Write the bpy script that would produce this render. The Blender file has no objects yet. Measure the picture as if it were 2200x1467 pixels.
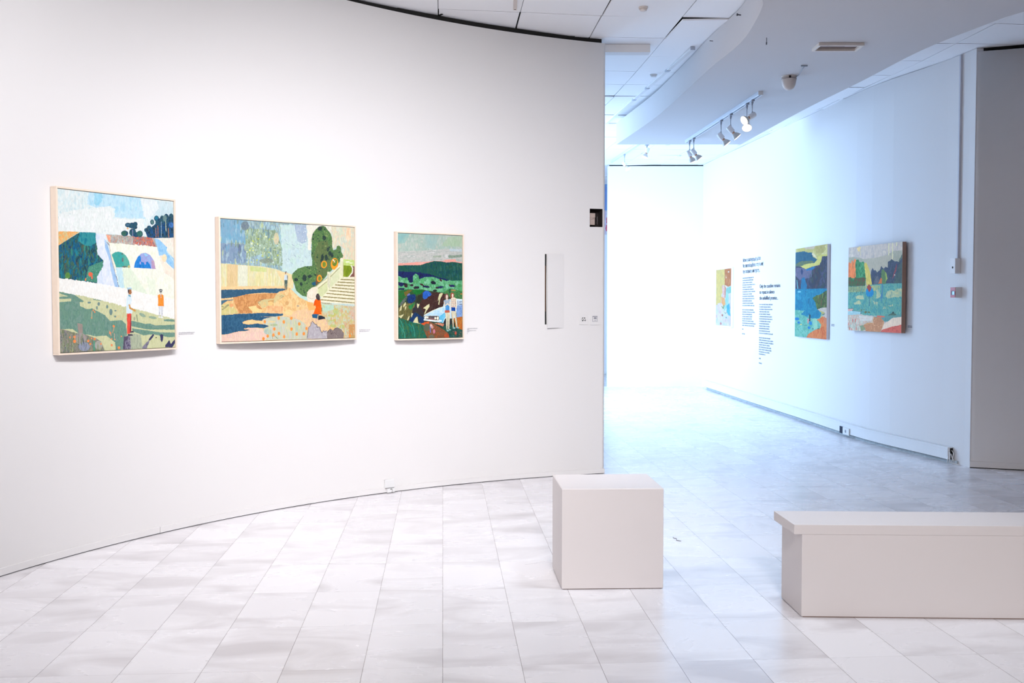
import bpy, bmesh, math, random
import numpy as np
from mathutils import Vector, Matrix

# ------------------------------------------------------------------ camera, lights, exposure
SC = bpy.context.scene
COL = SC.collection
F = 2200.0; H = 1.35; PITCH = math.atan(83.5 / 2200)
cam_d = bpy.data.cameras.new('camera'); cam = bpy.data.objects.new('camera', cam_d); COL.objects.link(cam)
cam_d.sensor_width = 36; cam_d.lens = 36; cam_d.clip_end = 100
cam.location = (0, 0, H); cam.rotation_euler = (math.pi / 2 - PITCH, 0, 0)
SC.camera = cam
vs = SC.view_settings
vs.view_transform = 'Standard'; vs.look = 'None'; vs.exposure = 0.0; vs.gamma = 1; vs.use_curve_mapping = False
SC.cycles.max_bounces = 10; SC.cycles.diffuse_bounces = 6; SC.cycles.sample_clamp_indirect = 6
world = bpy.data.worlds.new('world'); SC.world = world; world.use_nodes = True
world.node_tree.nodes['Background'].inputs[0].default_value = (.62, .78, 1, 1)
world.node_tree.nodes['Background'].inputs[1].default_value = .35

def area_light(name, loc, target, sx, sy, power, color, spread=180):
    d = bpy.data.lights.new(name, 'AREA'); d.shape = 'RECTANGLE'; d.size = sx; d.size_y = sy
    d.energy = power; d.color = color; d.spread = math.radians(spread)
    o = bpy.data.objects.new(name, d); COL.objects.link(o); o.location = loc
    o.rotation_euler = (Vector(target) - Vector(loc)).to_track_quat('-Z', 'Z').to_euler()
    return o

def spot_light(name, loc, target, power, color, angle, blend=.8, size=.08):
    d = bpy.data.lights.new(name, 'SPOT'); d.energy = power; d.color = color; d.spot_size = math.radians(angle)
    d.spot_blend = blend; d.shadow_soft_size = size
    o = bpy.data.objects.new(name, d); COL.objects.link(o); o.location = loc
    o.rotation_euler = (Vector(target) - Vector(loc)).to_track_quat('-Z', 'Z').to_euler()
    return o

# daylight through the tall window in the hidden left side of the far room
DAY = (.46, .69, 1.0)
area_light('daylight', (-1.36, 13.3, 1.75), (4, 13.3, .4), 4.8, 2.7, 520, DAY)
area_light('daylight', (-1.34, 12.3, 1.9), (2.1, 16.4, 1.3), 1.8, 2.4, 70, DAY, 70)  # second panel added at the window to brighten the back wall
# wall washers of the round gallery and a spot aimed at its plinth and bench
WARM = (1.0, .982, .995)
for x, y, tx, ty, p in ((-.9, 1.6, -2.7, 4.5, 30), (-.35, 2.9, -1.9, 6.2, 45), (.35, 4.2, -.5, 7.6, 43)):
    area_light('gallery_light', (x, y, 3.34), (tx, ty, 1.15), .9, .5, p, WARM, 95)
spot_light('gallery_spot', (.7, -.8, 3.34), (.9, 4.6, 0), 1250, (1.0, .965, .955), 58, .9, .3)
spot_light('gallery_spot', (1.35, 4.5, 3.1), (1.25, 4.75, 0), 150, (.80, .90, 1.0), 78, 1.0, .2)  # unseen cool spot added to brighten the plinth and bench tops

# ------------------------------------------------------------------ projection helpers (photo pixel -> point in the room)
def ray(x, y):
    a = (x - 1100) / F; b = (733.5 - y) / F
    return Vector((a, math.cos(PITCH) + b * math.sin(PITCH), -math.sin(PITCH) + b * math.cos(PITCH)))
def at_z(x, y, z):
    d = ray(x, y); t = (z - H) / d.z; return Vector((0, 0, H)) + d * t
def at_y(x, y, Y):
    d = ray(x, y); return Vector((0, 0, H)) + d * (Y / d.y)
def px_of(p):
    q = Vector(p) - Vector((0, 0, H))
    f = q.y * math.cos(PITCH) - q.z * math.sin(PITCH); u = q.y * math.sin(PITCH) + q.z * math.cos(PITCH)
    return 1100 + F * q.x / f, 733.5 - F * u / f
CC = Vector((2.111, 3.315)); R = 4.936
def on_arc(x, y, r=R):
    d = ray(x, y); a = d.x * d.x + d.y * d.y; b = -2 * (d.x * CC.x + d.y * CC.y); c = CC.dot(CC) - r * r
    t = (-b + math.sqrt(b * b - 4 * a * c)) / (2 * a); return Vector((0, 0, H)) + d * t
def arc_angle(p): return math.atan2(p.y - CC.y, p.x - CC.x)
def arc_pt(th, r=R, z=0): return Vector((CC.x + r * math.cos(th), CC.y + r * math.sin(th), z))
EW = [(3.05, 16.42), (3.13, 15.0), (3.20, 13.72), (3.27, 12.6), (3.325, 11.8), (3.375, 10.9), (3.415, 10.2), (3.45, 9.85), (3.51, 9.48),
      (3.61, 9.04), (3.682, 8.72), (3.735, 8.42), (3.7445, 8.334)]
def on_east(x, y):
    d = ray(x, y)
    for (x0, y0), (x1, y1) in zip(EW, EW[1:]):
        den = d.x * (y1 - y0) - d.y * (x1 - x0)
        if abs(den) < 1e-9: continue
        s = (d.y * x0 - d.x * y0) / den
        if -1e-6 <= s <= 1 + 1e-6:
            X = x0 + s * (x1 - x0); Y = y0 + s * (y1 - y0); t = Y / d.y
            tan = Vector((x1 - x0, y1 - y0, 0)).normalized()
            return Vector((X, Y, H + t * d.z)), tan
    raise ValueError((x, y))

# ------------------------------------------------------------------ materials
def lin(c):
    c = np.asarray(c, float) / 255.0
    return np.where(c <= .04045, c / 12.92, ((c + .055) / 1.055) ** 2.4)
MATS = {}
def mat(name, rgb, rough=.6, metal=0, noise=0.0, scale=8, bump=0.0, emit=0, spec=.5, var=None):
    """procedural principled material; rgb are photo-style 0..255 values"""
    if name in MATS: return MATS[name]
    m = bpy.data.materials.new(name); m.use_nodes = True; nt = m.node_tree; b = nt.nodes['Principled BSDF']
    c = tuple(lin(rgb)) + (1,)
    b.inputs['Base Color'].default_value = c; b.inputs['Roughness'].default_value = rough
    b.inputs['Metallic'].default_value = metal; b.inputs['Specular IOR Level'].default_value = spec
    tc = nt.nodes.new('ShaderNodeTexCoord'); n = nt.nodes.new('ShaderNodeTexNoise'); n.inputs['Scale'].default_value = scale
    n.inputs['Detail'].default_value = 5; nt.links.new(tc.outputs['Object'], n.inputs['Vector'])
    mx = nt.nodes.new('ShaderNodeMix'); mx.data_type = 'RGBA'
    k = max(0, 1 - (noise or .02))
    mx.inputs['A'].default_value = tuple(v * k for v in c[:3]) + (1,) if var is None else tuple(lin(var)) + (1,)
    mx.inputs['B'].default_value = c
    nt.links.new(n.outputs['Fac'], mx.inputs['Factor']); nt.links.new(mx.outputs['Result'], b.inputs['Base Color'])
    if bump:
        bp = nt.nodes.new('ShaderNodeBump'); bp.inputs['Strength'].default_value = bump; bp.inputs['Distance'].default_value = .002
        nt.links.new(n.outputs['Fac'], bp.inputs['Height']); nt.links.new(bp.outputs['Normal'], b.inputs['Normal'])
    if emit:
        b.inputs['Emission Color'].default_value = c; b.inputs['Emission Strength'].default_value = emit
    MATS[name] = m; return m

WALL = mat('wall_paint', (219, 217, 217), .85, noise=.02, scale=1.3, bump=.08)
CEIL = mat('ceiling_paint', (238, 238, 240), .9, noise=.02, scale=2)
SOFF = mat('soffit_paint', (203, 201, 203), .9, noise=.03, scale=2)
DARK = mat('flat_black', (14, 12, 12), .9)  # flat black, also used where only shade is painted
WHITE = mat('white_plastic', (219, 219, 220), .4)
GREYP = mat('grey_metal', (176, 180, 190), .35, .4)
FRAMEW = mat('pale_wood', (230, 214, 198), .55, noise=.08, scale=30, var=(220, 200, 180))
PLINTH = mat('plinth_paint', (218, 211, 210), .55, noise=.03, scale=3, bump=.05)
INK = mat('black_lettering', (44, 46, 54), .7)
CAPT = mat('pale_lettering', (166, 166, 174), .7)
INKL = mat('grey_lettering', (128, 130, 140), .7)

def floor_material():
    m = bpy.data.materials.new('marble_tiles'); m.use_nodes = True; nt = m.node_tree; L = nt.links.new
    b = nt.nodes['Principled BSDF']; N = nt.nodes.new
    tc = N('ShaderNodeTexCoord'); mp = N('ShaderNodeMapping'); mp.vector_type = 'TEXTURE'
    a = math.atan(.0675)
    mp.inputs['Location'].default_value = (-.326, 4.769, 0); mp.inputs['Rotation'].default_value = (0, 0, a)
    L(tc.outputs['Object'], mp.inputs['Vector'])
    sep = N('ShaderNodeSeparateXYZ'); L(mp.outputs['Vector'], sep.inputs[0])
    def math_(op, x, y=None):
        q = N('ShaderNodeMath'); q.operation = op
        for i, v in enumerate((x, y)):
            if v is None: continue
            if isinstance(v, (int, float)): q.inputs[i].default_value = v
            else: L(v, q.inputs[i])
        return q.outputs[0]
    TW, TL = .2935, .5115
    ux = math_('DIVIDE', sep.outputs['X'], TW); uy = math_('DIVIDE', sep.outputs['Y'], TL)
    ix = math_('FLOOR', ux); iy = math_('FLOOR', uy); fx = math_('FRACT', ux); fy = math_('FRACT', uy)
    dx = math_('MULTIPLY', math_('MINIMUM', fx, math_('SUBTRACT', 1, fx)), TW)
    dy = math_('MULTIPLY', math_('MINIMUM', fy, math_('SUBTRACT', 1, fy)), TL)
    cell = N('ShaderNodeCombineXYZ'); L(ix, cell.inputs[0]); L(iy, cell.inputs[1])
    wn = N('ShaderNodeTexWhiteNoise'); wn.noise_dimensions = '2D'; L(cell.outputs[0], wn.inputs['Vector'])
    # marble veins, shifted per tile
    off = N('ShaderNodeVectorMath'); off.operation = 'MULTIPLY_ADD'
    L(wn.outputs['Color'], off.inputs[0]); off.inputs[1].default_value = (9, 9, 9); L(mp.outputs['Vector'], off.inputs[2])
    st = N('ShaderNodeMapping'); st.inputs['Scale'].default_value = (1.0, 2.2, 1); st.inputs['Rotation'].default_value = (0, 0, .35)
    L(off.outputs[0], st.inputs['Vector'])
    n1 = N('ShaderNodeTexNoise'); n1.inputs['Scale'].default_value = 1.5; n1.inputs['Detail'].default_value = 9; n1.inputs['Distortion'].default_value = 1.1
    L(st.outputs[0], n1.inputs['Vector'])
    rp = N('ShaderNodeValToRGB'); rp.color_ramp.elements[0].position = .28; rp.color_ramp.elements[1].position = .5
    rp.color_ramp.elements[0].color = tuple(lin((204, 200, 203))) + (1,); rp.color_ramp.elements[1].color = tuple(lin((231, 229, 232))) + (1,)
    L(n1.outputs['Fac'], rp.inputs[0])
    hs = N('ShaderNodeMix'); hs.data_type = 'RGBA'; hs.blend_type = 'MULTIPLY'; hs.inputs['Factor'].default_value = 1
    vr = N('ShaderNodeValToRGB'); vr.color_ramp.elements[0].color = (.90, .895, .90, 1); vr.color_ramp.elements[1].color = (1, 1, 1, 1)
    L(wn.outputs['Value'], vr.inputs[0]); L(rp.outputs[0], hs.inputs['A']); L(vr.outputs[0], hs.inputs['B'])
    # joints
    jn = N('ShaderNodeTexNoise'); jn.inputs['Scale'].default_value = 1.1; L(tc.outputs['Object'], jn.inputs['Vector'])
    wx = math_('MULTIPLY', math_('GREATER_THAN', jn.outputs['Fac'], .30), .0012)
    jx = math_('LESS_THAN', dx, wx); jy = math_('MULTIPLY', math_('LESS_THAN', dy, .0009), .55)
    j = math_('MULTIPLY', math_('MAXIMUM', jx, jy), .8)
    mj = N('ShaderNodeMix'); mj.data_type = 'RGBA'; L(j, mj.inputs['Factor']); L(hs.outputs['Result'], mj.inputs['A'])
    mj.inputs['B'].default_value = tuple(lin((120, 112, 112))) + (1,)
    L(mj.outputs['Result'], b.inputs['Base Color'])
    rg = N('ShaderNodeMapRange'); rg.inputs['To Min'].default_value = .2; rg.inputs['To Max'].default_value = .34
    L(n1.outputs['Fac'], rg.inputs['Value']); L(rg.outputs[0], b.inputs['Roughness'])
    b.inputs['Specular IOR Level'].default_value = .55
    return m

# ------------------------------------------------------------------ mesh helpers
class MB:
    def __init__(s): s.v = []; s.f = []; s.sm = []
    def add(s, vs_, fs, smooth=False):
        o = len(s.v); s.v += [tuple(v) for v in vs_]; s.f += [tuple(i + o for i in f) for f in fs]; s.sm += [smooth] * len(fs); return s
    def box(s, x0, y0, z0, x1, y1, z1, M=None):
        vs_ = [Vector((x, y, z)) for z in (z0, z1) for y in (y0, y1) for x in (x0, x1)]
        if M is not None: vs_ = [M @ v for v in vs_]
        return s.add(vs_, [(0, 2, 3, 1), (4, 5, 7, 6), (0, 1, 5, 4), (2, 6, 7, 3), (0, 4, 6, 2), (1, 3, 7, 5)])
    def lathe(s, prof, M=None, n=20, cap=True):
        """prof: list of (r, z) along local +z"""
        vs_ = []
        for r, z in prof:
            for k in range(n):
                a = 2 * math.pi * k / n; vs_.append(Vector((r * math.cos(a), r * math.sin(a), z)))
        if M is not None: vs_ = [M @ v for v in vs_]
        fs = []
        for i in range(len(prof) - 1):
            for k in range(n):
                k2 = (k + 1) % n; fs.append((i * n + k, i * n + k2, (i + 1) * n + k2, (i + 1) * n + k))
        s.add(vs_, fs, True)
        if cap:
            o = len(s.v) - len(vs_)
            s.f.append(tuple(o + k for k in reversed(range(n)))); s.sm.append(False)
            s.f.append(tuple(o + (len(prof) - 1) * n + k for k in range(n))); s.sm.append(False)
        return s
    def tube(s, pts, r, n=8):
        pts = [Vector(p) for p in pts]; rings = []
        for i, p in enumerate(pts):
            t = (pts[min(i + 1, len(pts) - 1)] - pts[max(i - 1, 0)]).normalized()
            u = t.orthogonal().normalized() if i == 0 else (rings[-1][1] - t * rings[-1][1].dot(t)).normalized()
            rings.append((p, u, t.cross(u)))
        vs_ = []
        for p, u, w in rings:
            for k in range(n):
                a = 2 * math.pi * k / n; vs_.append(p + (u * math.cos(a) + w * math.sin(a)) * r)
        fs = [(i * n + k, i * n + (k + 1) % n, (i + 1) * n + (k + 1) % n, (i + 1) * n + k) for i in range(len(pts) - 1) for k in range(n)]
        fs += [tuple(reversed(range(n))), tuple((len(pts) - 1) * n + k for k in range(n))]
        return s.add(vs_, fs, True)
    def prism(s, poly, z0, z1):
        n = len(poly)
        vs_ = [(p[0], p[1], z0) for p in poly] + [(p[0], p[1], z1) for p in poly]
        return s.add(vs_, [tuple(reversed(range(n))), tuple(range(n, 2 * n))] + [(i, (i + 1) % n, n + (i + 1) % n, n + i) for i in range(n)])
    def build(s, name, material, parent=None, bevel=0, M=None):
        me = bpy.data.meshes.new(name); me.from_pydata(s.v, [], s.f); me.polygons.foreach_set('use_smooth', s.sm)
        me.materials.append(material); me.update()
        bm = bmesh.new(); bm.from_mesh(me); bmesh.ops.recalc_face_normals(bm, faces=bm.faces); bm.to_mesh(me); bm.free()
        o = bpy.data.objects.new(name, me); COL.objects.link(o)
        if M is not None: o.matrix_world = M
        if parent is not None: o.parent = parent
        if bevel:
            b = o.modifiers.new('bevel', 'BEVEL'); b.width = bevel; b.segments = 2; b.limit_method = 'ANGLE'
        return o
def thing(name, M, label, cat, group=None):
    o = bpy.data.objects.new(name, None); COL.objects.link(o); o.empty_display_size = .05
    o.matrix_world = M if isinstance(M, Matrix) else Matrix.Translation(M)
    return tag(o, label, cat, group)
def tag(o, label, cat, group=None):
    o['label'] = label; o['category'] = cat
    if group: o['group'] = group
    return o
def structure(o, label=None):
    o['kind'] = 'structure'
    if label: o['label'] = label
    return o
def frame_M(origin, xdir, up=Vector((0, 0, 1))):
    """local x along xdir, local z up, local -y = out of the wall (towards the viewer)"""
    x = Vector(xdir).normalized(); y = up.cross(x).normalized(); M = Matrix.Identity(4)
    for i in range(3):
        M[i][0] = x[i]; M[i][1] = y[i]; M[i][2] = up[i]; M[i][3] = origin[i]
    return M
def axis_M(origin, d):
    return Matrix.Translation(origin) @ Vector(d).normalized().to_track_quat('Z', 'Y').to_matrix().to_4x4()

# ------------------------------------------------------------------ ROOM SHELL
def zc(x, y):                                   # real ceiling height (it sags a little towards the opening)
    t = min(1, max(0, (x + .6) / 1.3)); t = t * t * (3 - 2 * t)
    return 3.432 - .03 * t + max(0, y - 9) * .0195
fm = floor_material()
mb = MB(); mb.box(-4.2, -3.2, -.08, 8.6, 20.6, 0); structure(mb.build('floor', fm), 'pale grey marble tiled floor')

TH_END = arc_angle(on_arc(1297, 1010)); 
# curved gallery wall with a square opening for the recessed box
def wall_top(th):
    t = min(1, max(0, (th - TH_END) / .45)); return 3.366 + .04 * t
def arc_wall(name, th0, th1, r, th, topf, hole=None, steps=120, sign=1):
    ths = list(np.linspace(th0, th1, steps))
    if hole: ths = sorted(set(ths + [hole[0], hole[1]]), reverse=th0 > th1)
    zs = [0] + ([hole[2], hole[3]] if hole else [1.2, 2.2]) + [None]
    vs_ = []; fs = []; nz = len(zs)
    for rr in (r, r + th):
        for a in ths:
            for z in zs: vs_.append(arc_pt(a, rr, topf(a) if z is None else z))
    n = len(ths); o2 = n * nz
    for i in range(n - 1):
        for k in range(nz - 1):
            q = (i * nz + k, (i + 1) * nz + k, (i + 1) * nz + k + 1, i * nz + k + 1)
            am = (ths[i] + ths[i + 1]) / 2
            inh = hole and k == 1 and min(hole[:2]) < am < max(hole[:2])
            if not inh: fs.append(q)
            fs.append(tuple(reversed([x + o2 for x in q])))
        fs.append((i * nz + nz - 1, (i + 1) * nz + nz - 1, o2 + (i + 1) * nz + nz - 1, o2 + i * nz + nz - 1))
    for i in (0, n - 1):
        for k in range(nz - 1): fs.append((i * nz + k, i * nz + k + 1, o2 + i * nz + k + 1, o2 + i * nz + k))
    me = bpy.data.meshes.new(name); me.from_pydata(vs_, [], fs); me.materials.append(WALL)
    me.polygons.foreach_set('use_smooth', [len(set(round((Vector(vs_[i]).xy - CC).length, 3) for i in f)) == 1 for f in fs]); me.update()
    o = bpy.data.objects.new(name, me); COL.objects.link(o); return structure(o)
hA, hB = on_arc(1267, 468), on_arc(1294.5, 468)
HOLE = (arc_angle(hB), arc_angle(hA), on_arc(1281, 487.5).z, on_arc(1281, 448.5).z)
arc_wall('wall_left', TH_END, math.radians(272), R, .12, wall_top, HOLE, 170)['label'] = 'curved white gallery wall hung with framed paintings'
TH_C = arc_angle(at_z(2083.5, 1005, 0)); RC = 5.282
arc_wall('wall_right', TH_C, math.radians(48), RC, .12, lambda a: 3.372, None, 60)
REAR = mat('rear_bounce_tone', (178, 136, 110), .9)  # brown chosen to dim and warm the light bounced off this unseen wall
wr = arc_wall('wall_rear', math.radians(48), math.radians(-88), RC, .12, lambda a: 3.372, None, 90); wr.data.materials[0] = REAR
# black strips painting the shade between wall tops and ceiling, and blocking light leaks
def arc_strip(name, th0, th1, r0, r1, z0, z1, m, n=90):
    mb = MB(); vs_ = []; fs = []
    for a in np.linspace(th0, th1, n):
        for rr, z in ((r0, z0), (r1, z0), (r1, z1), (r0, z1)):
            vs_.append(arc_pt(a, rr, z(a) if callable(z) else z))
    for i in range(n - 1):
        for k in range(4): fs.append((i * 4 + k, i * 4 + (k + 1) % 4, (i + 1) * 4 + (k + 1) % 4, (i + 1) * 4 + k))
    fs += [(0, 1, 2, 3), tuple((n - 1) * 4 + k for k in (3, 2, 1, 0))]
    mb.add(vs_, fs); return structure(mb.build(name, m))
def ceil_arc(a, r=R): p = arc_pt(a, r); return zc(p.x, p.y)
arc_strip('shade_strip_left', TH_END + .004, math.radians(272), R + .025, R + .115, lambda a: wall_top(a) - .002, lambda a: ceil_arc(a) + .02, DARK)
arc_strip('shade_strip_right', TH_C - .01, math.radians(-88), RC + .02, RC + .11, 3.37, 3.47, DARK)
# skirting of the gallery, a small open joint below the first painting
TJ = arc_angle(on_arc(341.5, 1141))
arc_strip('baseboard_left', TH_END - .0006, TJ - .0004, R - .011, R + .004, .005, .040, WALL)
arc_strip('baseboard_left', TJ + .0004, math.radians(270), R - .011, R + .004, .005, .040, WALL)
arc_strip('baseboard_right', TH_C, math.radians(-80), RC - .010, RC + .004, .007, .055, WALL)
arc_strip('skirting_shade_left', TH_END, math.radians(270), R - .002, R + .004, 0, .006, DARK)  # black strip paints the shade under the raised skirting
arc_strip('skirting_shade_right', TH_C, math.radians(-80), RC - .003, RC + .004, 0, .008, DARK)  # likewise the painted shade line below the right-hand skirting

# right wall of the far room (gently bent), back wall, hidden left wall with window
def poly_wall(name, pts, th, topf, z0=0):
    mb = MB(); n = len(pts); P = [Vector(p) for p in pts]; off = []
    for i in range(n):
        t = (P[min(i + 1, n - 1)] - P[max(i - 1, 0)]).normalized(); off.append(P[i] + Vector((-t.y, t.x)) * th)
    vs_ = []
    for a, b in zip(P, off):
        zt = topf(a.x, a.y); vs_ += [(a.x, a.y, z0), (a.x, a.y, zt), (b.x, b.y, zt), (b.x, b.y, z0)]
    fs = [(i * 4 + k, i * 4 + (k + 1) % 4, (i + 1) * 4 + (k + 1) % 4, (i + 1) * 4 + k) for i in range(n - 1) for k in range(4)]
    fs += [(0, 1, 2, 3), tuple((n - 1) * 4 + k for k in (3, 2, 1, 0))]
    mb.add(vs_, fs); return structure(mb.build(name, WALL))
poly_wall('wall_far_right', EW, .14, lambda x, y: zc(x, y) - .004)
mb = MB(); mb.box(1.53, 16.42, 0, 3.35, 16.54, zc(2.5, 16.42) - .022); structure(mb.build('wall_back', WALL))
mb = MB(); mb.box(1.56, 16.47, 3.4, 3.3, 16.53, zc(2.5, 16.42) + .02); structure(mb.build('shade_strip_back', DARK))  # black strip paints the shade above the back wall
mb = MB(); mb.box(-1.6, 19.3, 0, 3.6, 19.42, 3.7); structure(mb.build('wall_far_back', WALL))
mb = MB(); mb.box(3.4, 16.5, 0, 3.52, 19.4, 3.7); structure(mb.build('wall_far_side', WALL))
# hidden window wall
mb = MB()
mb.box(-1.5, 8.0, 0, -1.38, 10.3, 3.75); mb.box(-1.5, 15.9, 0, -1.38, 19.4, 3.75)
mb.box(-1.5, 10.3, 0, -1.38, 15.9, .35); mb.box(-1.5, 10.3, 3.15, -1.38, 15.9, 3.75)
structure(mb.build('wall_far_left', WALL))
mb = MB()
for y in (10.3, 12.13, 13.97, 15.84): mb.box(-1.47, y, .35, -1.41, y + .06, 3.15)
mb.box(-1.47, 10.3, .35, -1.41, 15.9, .41); mb.box(-1.47, 10.3, 3.09, -1.41, 15.9, 3.15)
structure(mb.build('window_1', WHITE))

# ceiling of square panels with open joints, under a black slab painting the shade in them
def ceiling():
    rng = random.Random(4); a = math.atan(.0675); ca, sa = math.cos(a), math.sin(a); S = .585
    p0 = at_z(1118, 30, 3.405); mb = MB()
    w_ = at_z(1482, 61, 3.40) - p0; hi = math.floor((ca * w_.x + sa * w_.y) / S); hj = math.floor((-sa * w_.x + ca * w_.y) / S)   # the panel that hangs crooked
    for i in range(-9, 14):
        for j in range(-18, 24):
            g = .0022 + (.004 if rng.random() < .18 else 0) + (.006 if rng.random() < .05 else 0)
            t = [rng.uniform(-.0025, .0025) for _ in range(4)]
            if rng.random() < (.12 if i < 4 else .35): t[rng.randrange(4)] -= .012
            if (i, j) == (hi, hj): g = .004; t = [-.021, -.001, 0, -.006]
            q = []
            for k, (u, v) in enumerate(((0, 0), (1, 0), (1, 1), (0, 1))):
                uu = (i + u) * S + (g if u == 0 else -g); vv = (j + v) * S + (g if v == 0 else -g)
                x = p0.x + ca * uu - sa * vv; y = p0.y + sa * uu + ca * vv; q.append((x, y, zc(x, y) + t[k]))
            if max(p[1] for p in q) < -3.4 or min(p[1] for p in q) > 20: continue
            if all((Vector(p[:2]) - CC).length > R + .07 for p in q) and q[0][0] < .6 and q[0][1] < 8.0: continue
            top = [(p[0], p[1], p[2] + .012) for p in q]
            mb.add(q + top, [(3, 2, 1, 0), (0, 1, 5, 4), (1, 2, 6, 5), (2, 3, 7, 6), (3, 0, 4, 7)])
    structure(mb.build('ceiling', CEIL))
    mb = MB(); mb.box(-6, -4, 3.78, 9, 21, 3.84); structure(mb.build('joint_shade_slab', DARK))  # black slab added so the open joints look shaded
ceiling()

# dropped soffit that runs into the far room
ZS = 3.15
SL = [tuple(at_z(x, y, ZS)[:2]) for x, y in ((1397, 261), (1435, 230), (1481, 188), (1531, 142), (1577, 105), (1602, 79), (1623, 46), (1637, 17), (1638, 0))]
SRr = [tuple(at_z(x, y, ZS)[:2]) for x, y in ((2200, 25), (2120, 52), (1978, 109), (1850, 175), (1723, 238), (1594, 309))]
def smooth_pts(P, n=6):
    P = [Vector(p) for p in P]; out = []
    for i in range(len(P) - 1):
        a, b, c, d = P[max(i - 1, 0)], P[i], P[i + 1], P[min(i + 2, len(P) - 1)]
        for k in range(n):
            t = k / n
            out.append(tuple(.5 * ((2 * b) + (c - a) * t + (2 * a - 5 * b + 4 * c - d) * t * t + (3 * b - a - 3 * c + d) * t ** 3)))
    return out + [tuple(P[-1])]
def soffit():
    left = smooth_pts([(1.19, 11.75)] + SL + [(1.33, 5.72), (1.0, 5.0), (.75, 4.0), (.7, 2.6)], 5)
    right = smooth_pts([(4.7, 2.6), (4.2, 4.6), (3.55, 5.7)] + SRr + [(2.60, 11.75)], 5)
    poly = left + right[:-1] + [(2.60, 11.75)]
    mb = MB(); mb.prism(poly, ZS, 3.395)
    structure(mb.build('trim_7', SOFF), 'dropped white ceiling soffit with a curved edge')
soffit()
p = on_arc(946, 40); mb = MB(); n_ = Vector((CC.x - p.x, CC.y - p.y, 0)).normalized(); Mn = frame_M(Vector((p.x, p.y, zc(p.x, p.y))), Vector((n_.y, -n_.x, 0)))
mb.box(-.009, -.16, -.0045, .009, .03, .03, Mn); structure(mb.build('notch_shade', DARK))  # black box painted as the shade inside a ceiling notch
# short beam stub where the curved wall ends
p = at_z(1300, 94.5, 3.402); q = at_z(1397.5, 93.5, 3.402)
mb = MB(); mb.box(p.x - .03, p.y, 3.338, q.x, p.y + .1, 3.40); structure(mb.build('trim_8', WALL))

# ------------------------------------------------------------------ PAINTINGS (colour worked out per canvas point, then noise-textured paint)
def vnoise(x, y, seed=0):
    xi = np.floor(x).astype(np.int64); yi = np.floor(y).astype(np.int64); fx = x - xi; fy = y - yi
    fx = fx * fx * (3 - 2 * fx); fy = fy * fy * (3 - 2 * fy)
    def h(a, b):
        n = (a * 374761393 + b * 668265263 + seed * 974711) & 0xffffffff
        n = ((n ^ (n >> 13)) * 1274126177) & 0xffffffff
        return ((n ^ (n >> 16)) & 0xffff) / 65535.0
    return (h(xi, yi) * (1 - fx) + h(xi + 1, yi) * fx) * (1 - fy) + (h(xi, yi + 1) * (1 - fx) + h(xi + 1, yi + 1) * fx) * fy
def fbm(x, y, seed=0, o=3):
    t = 0; a = .5; s = 0
    for k in range(o):
        t = t + a * vnoise(x * 2 ** k, y * 2 ** k, seed + k * 17); s += a; a *= .5
    return t / s
def homography(src, dst):
    A = []; B = []
    for (x, y), (u, v) in zip(src, dst):
        A += [[x, y, 1, 0, 0, 0, -u * x, -u * y], [0, 0, 0, x, y, 1, -v * x, -v * y]]; B += [u, v]
    return np.append(np.linalg.solve(np.array(A, float), np.array(B, float)), 1).reshape(3, 3)

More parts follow.
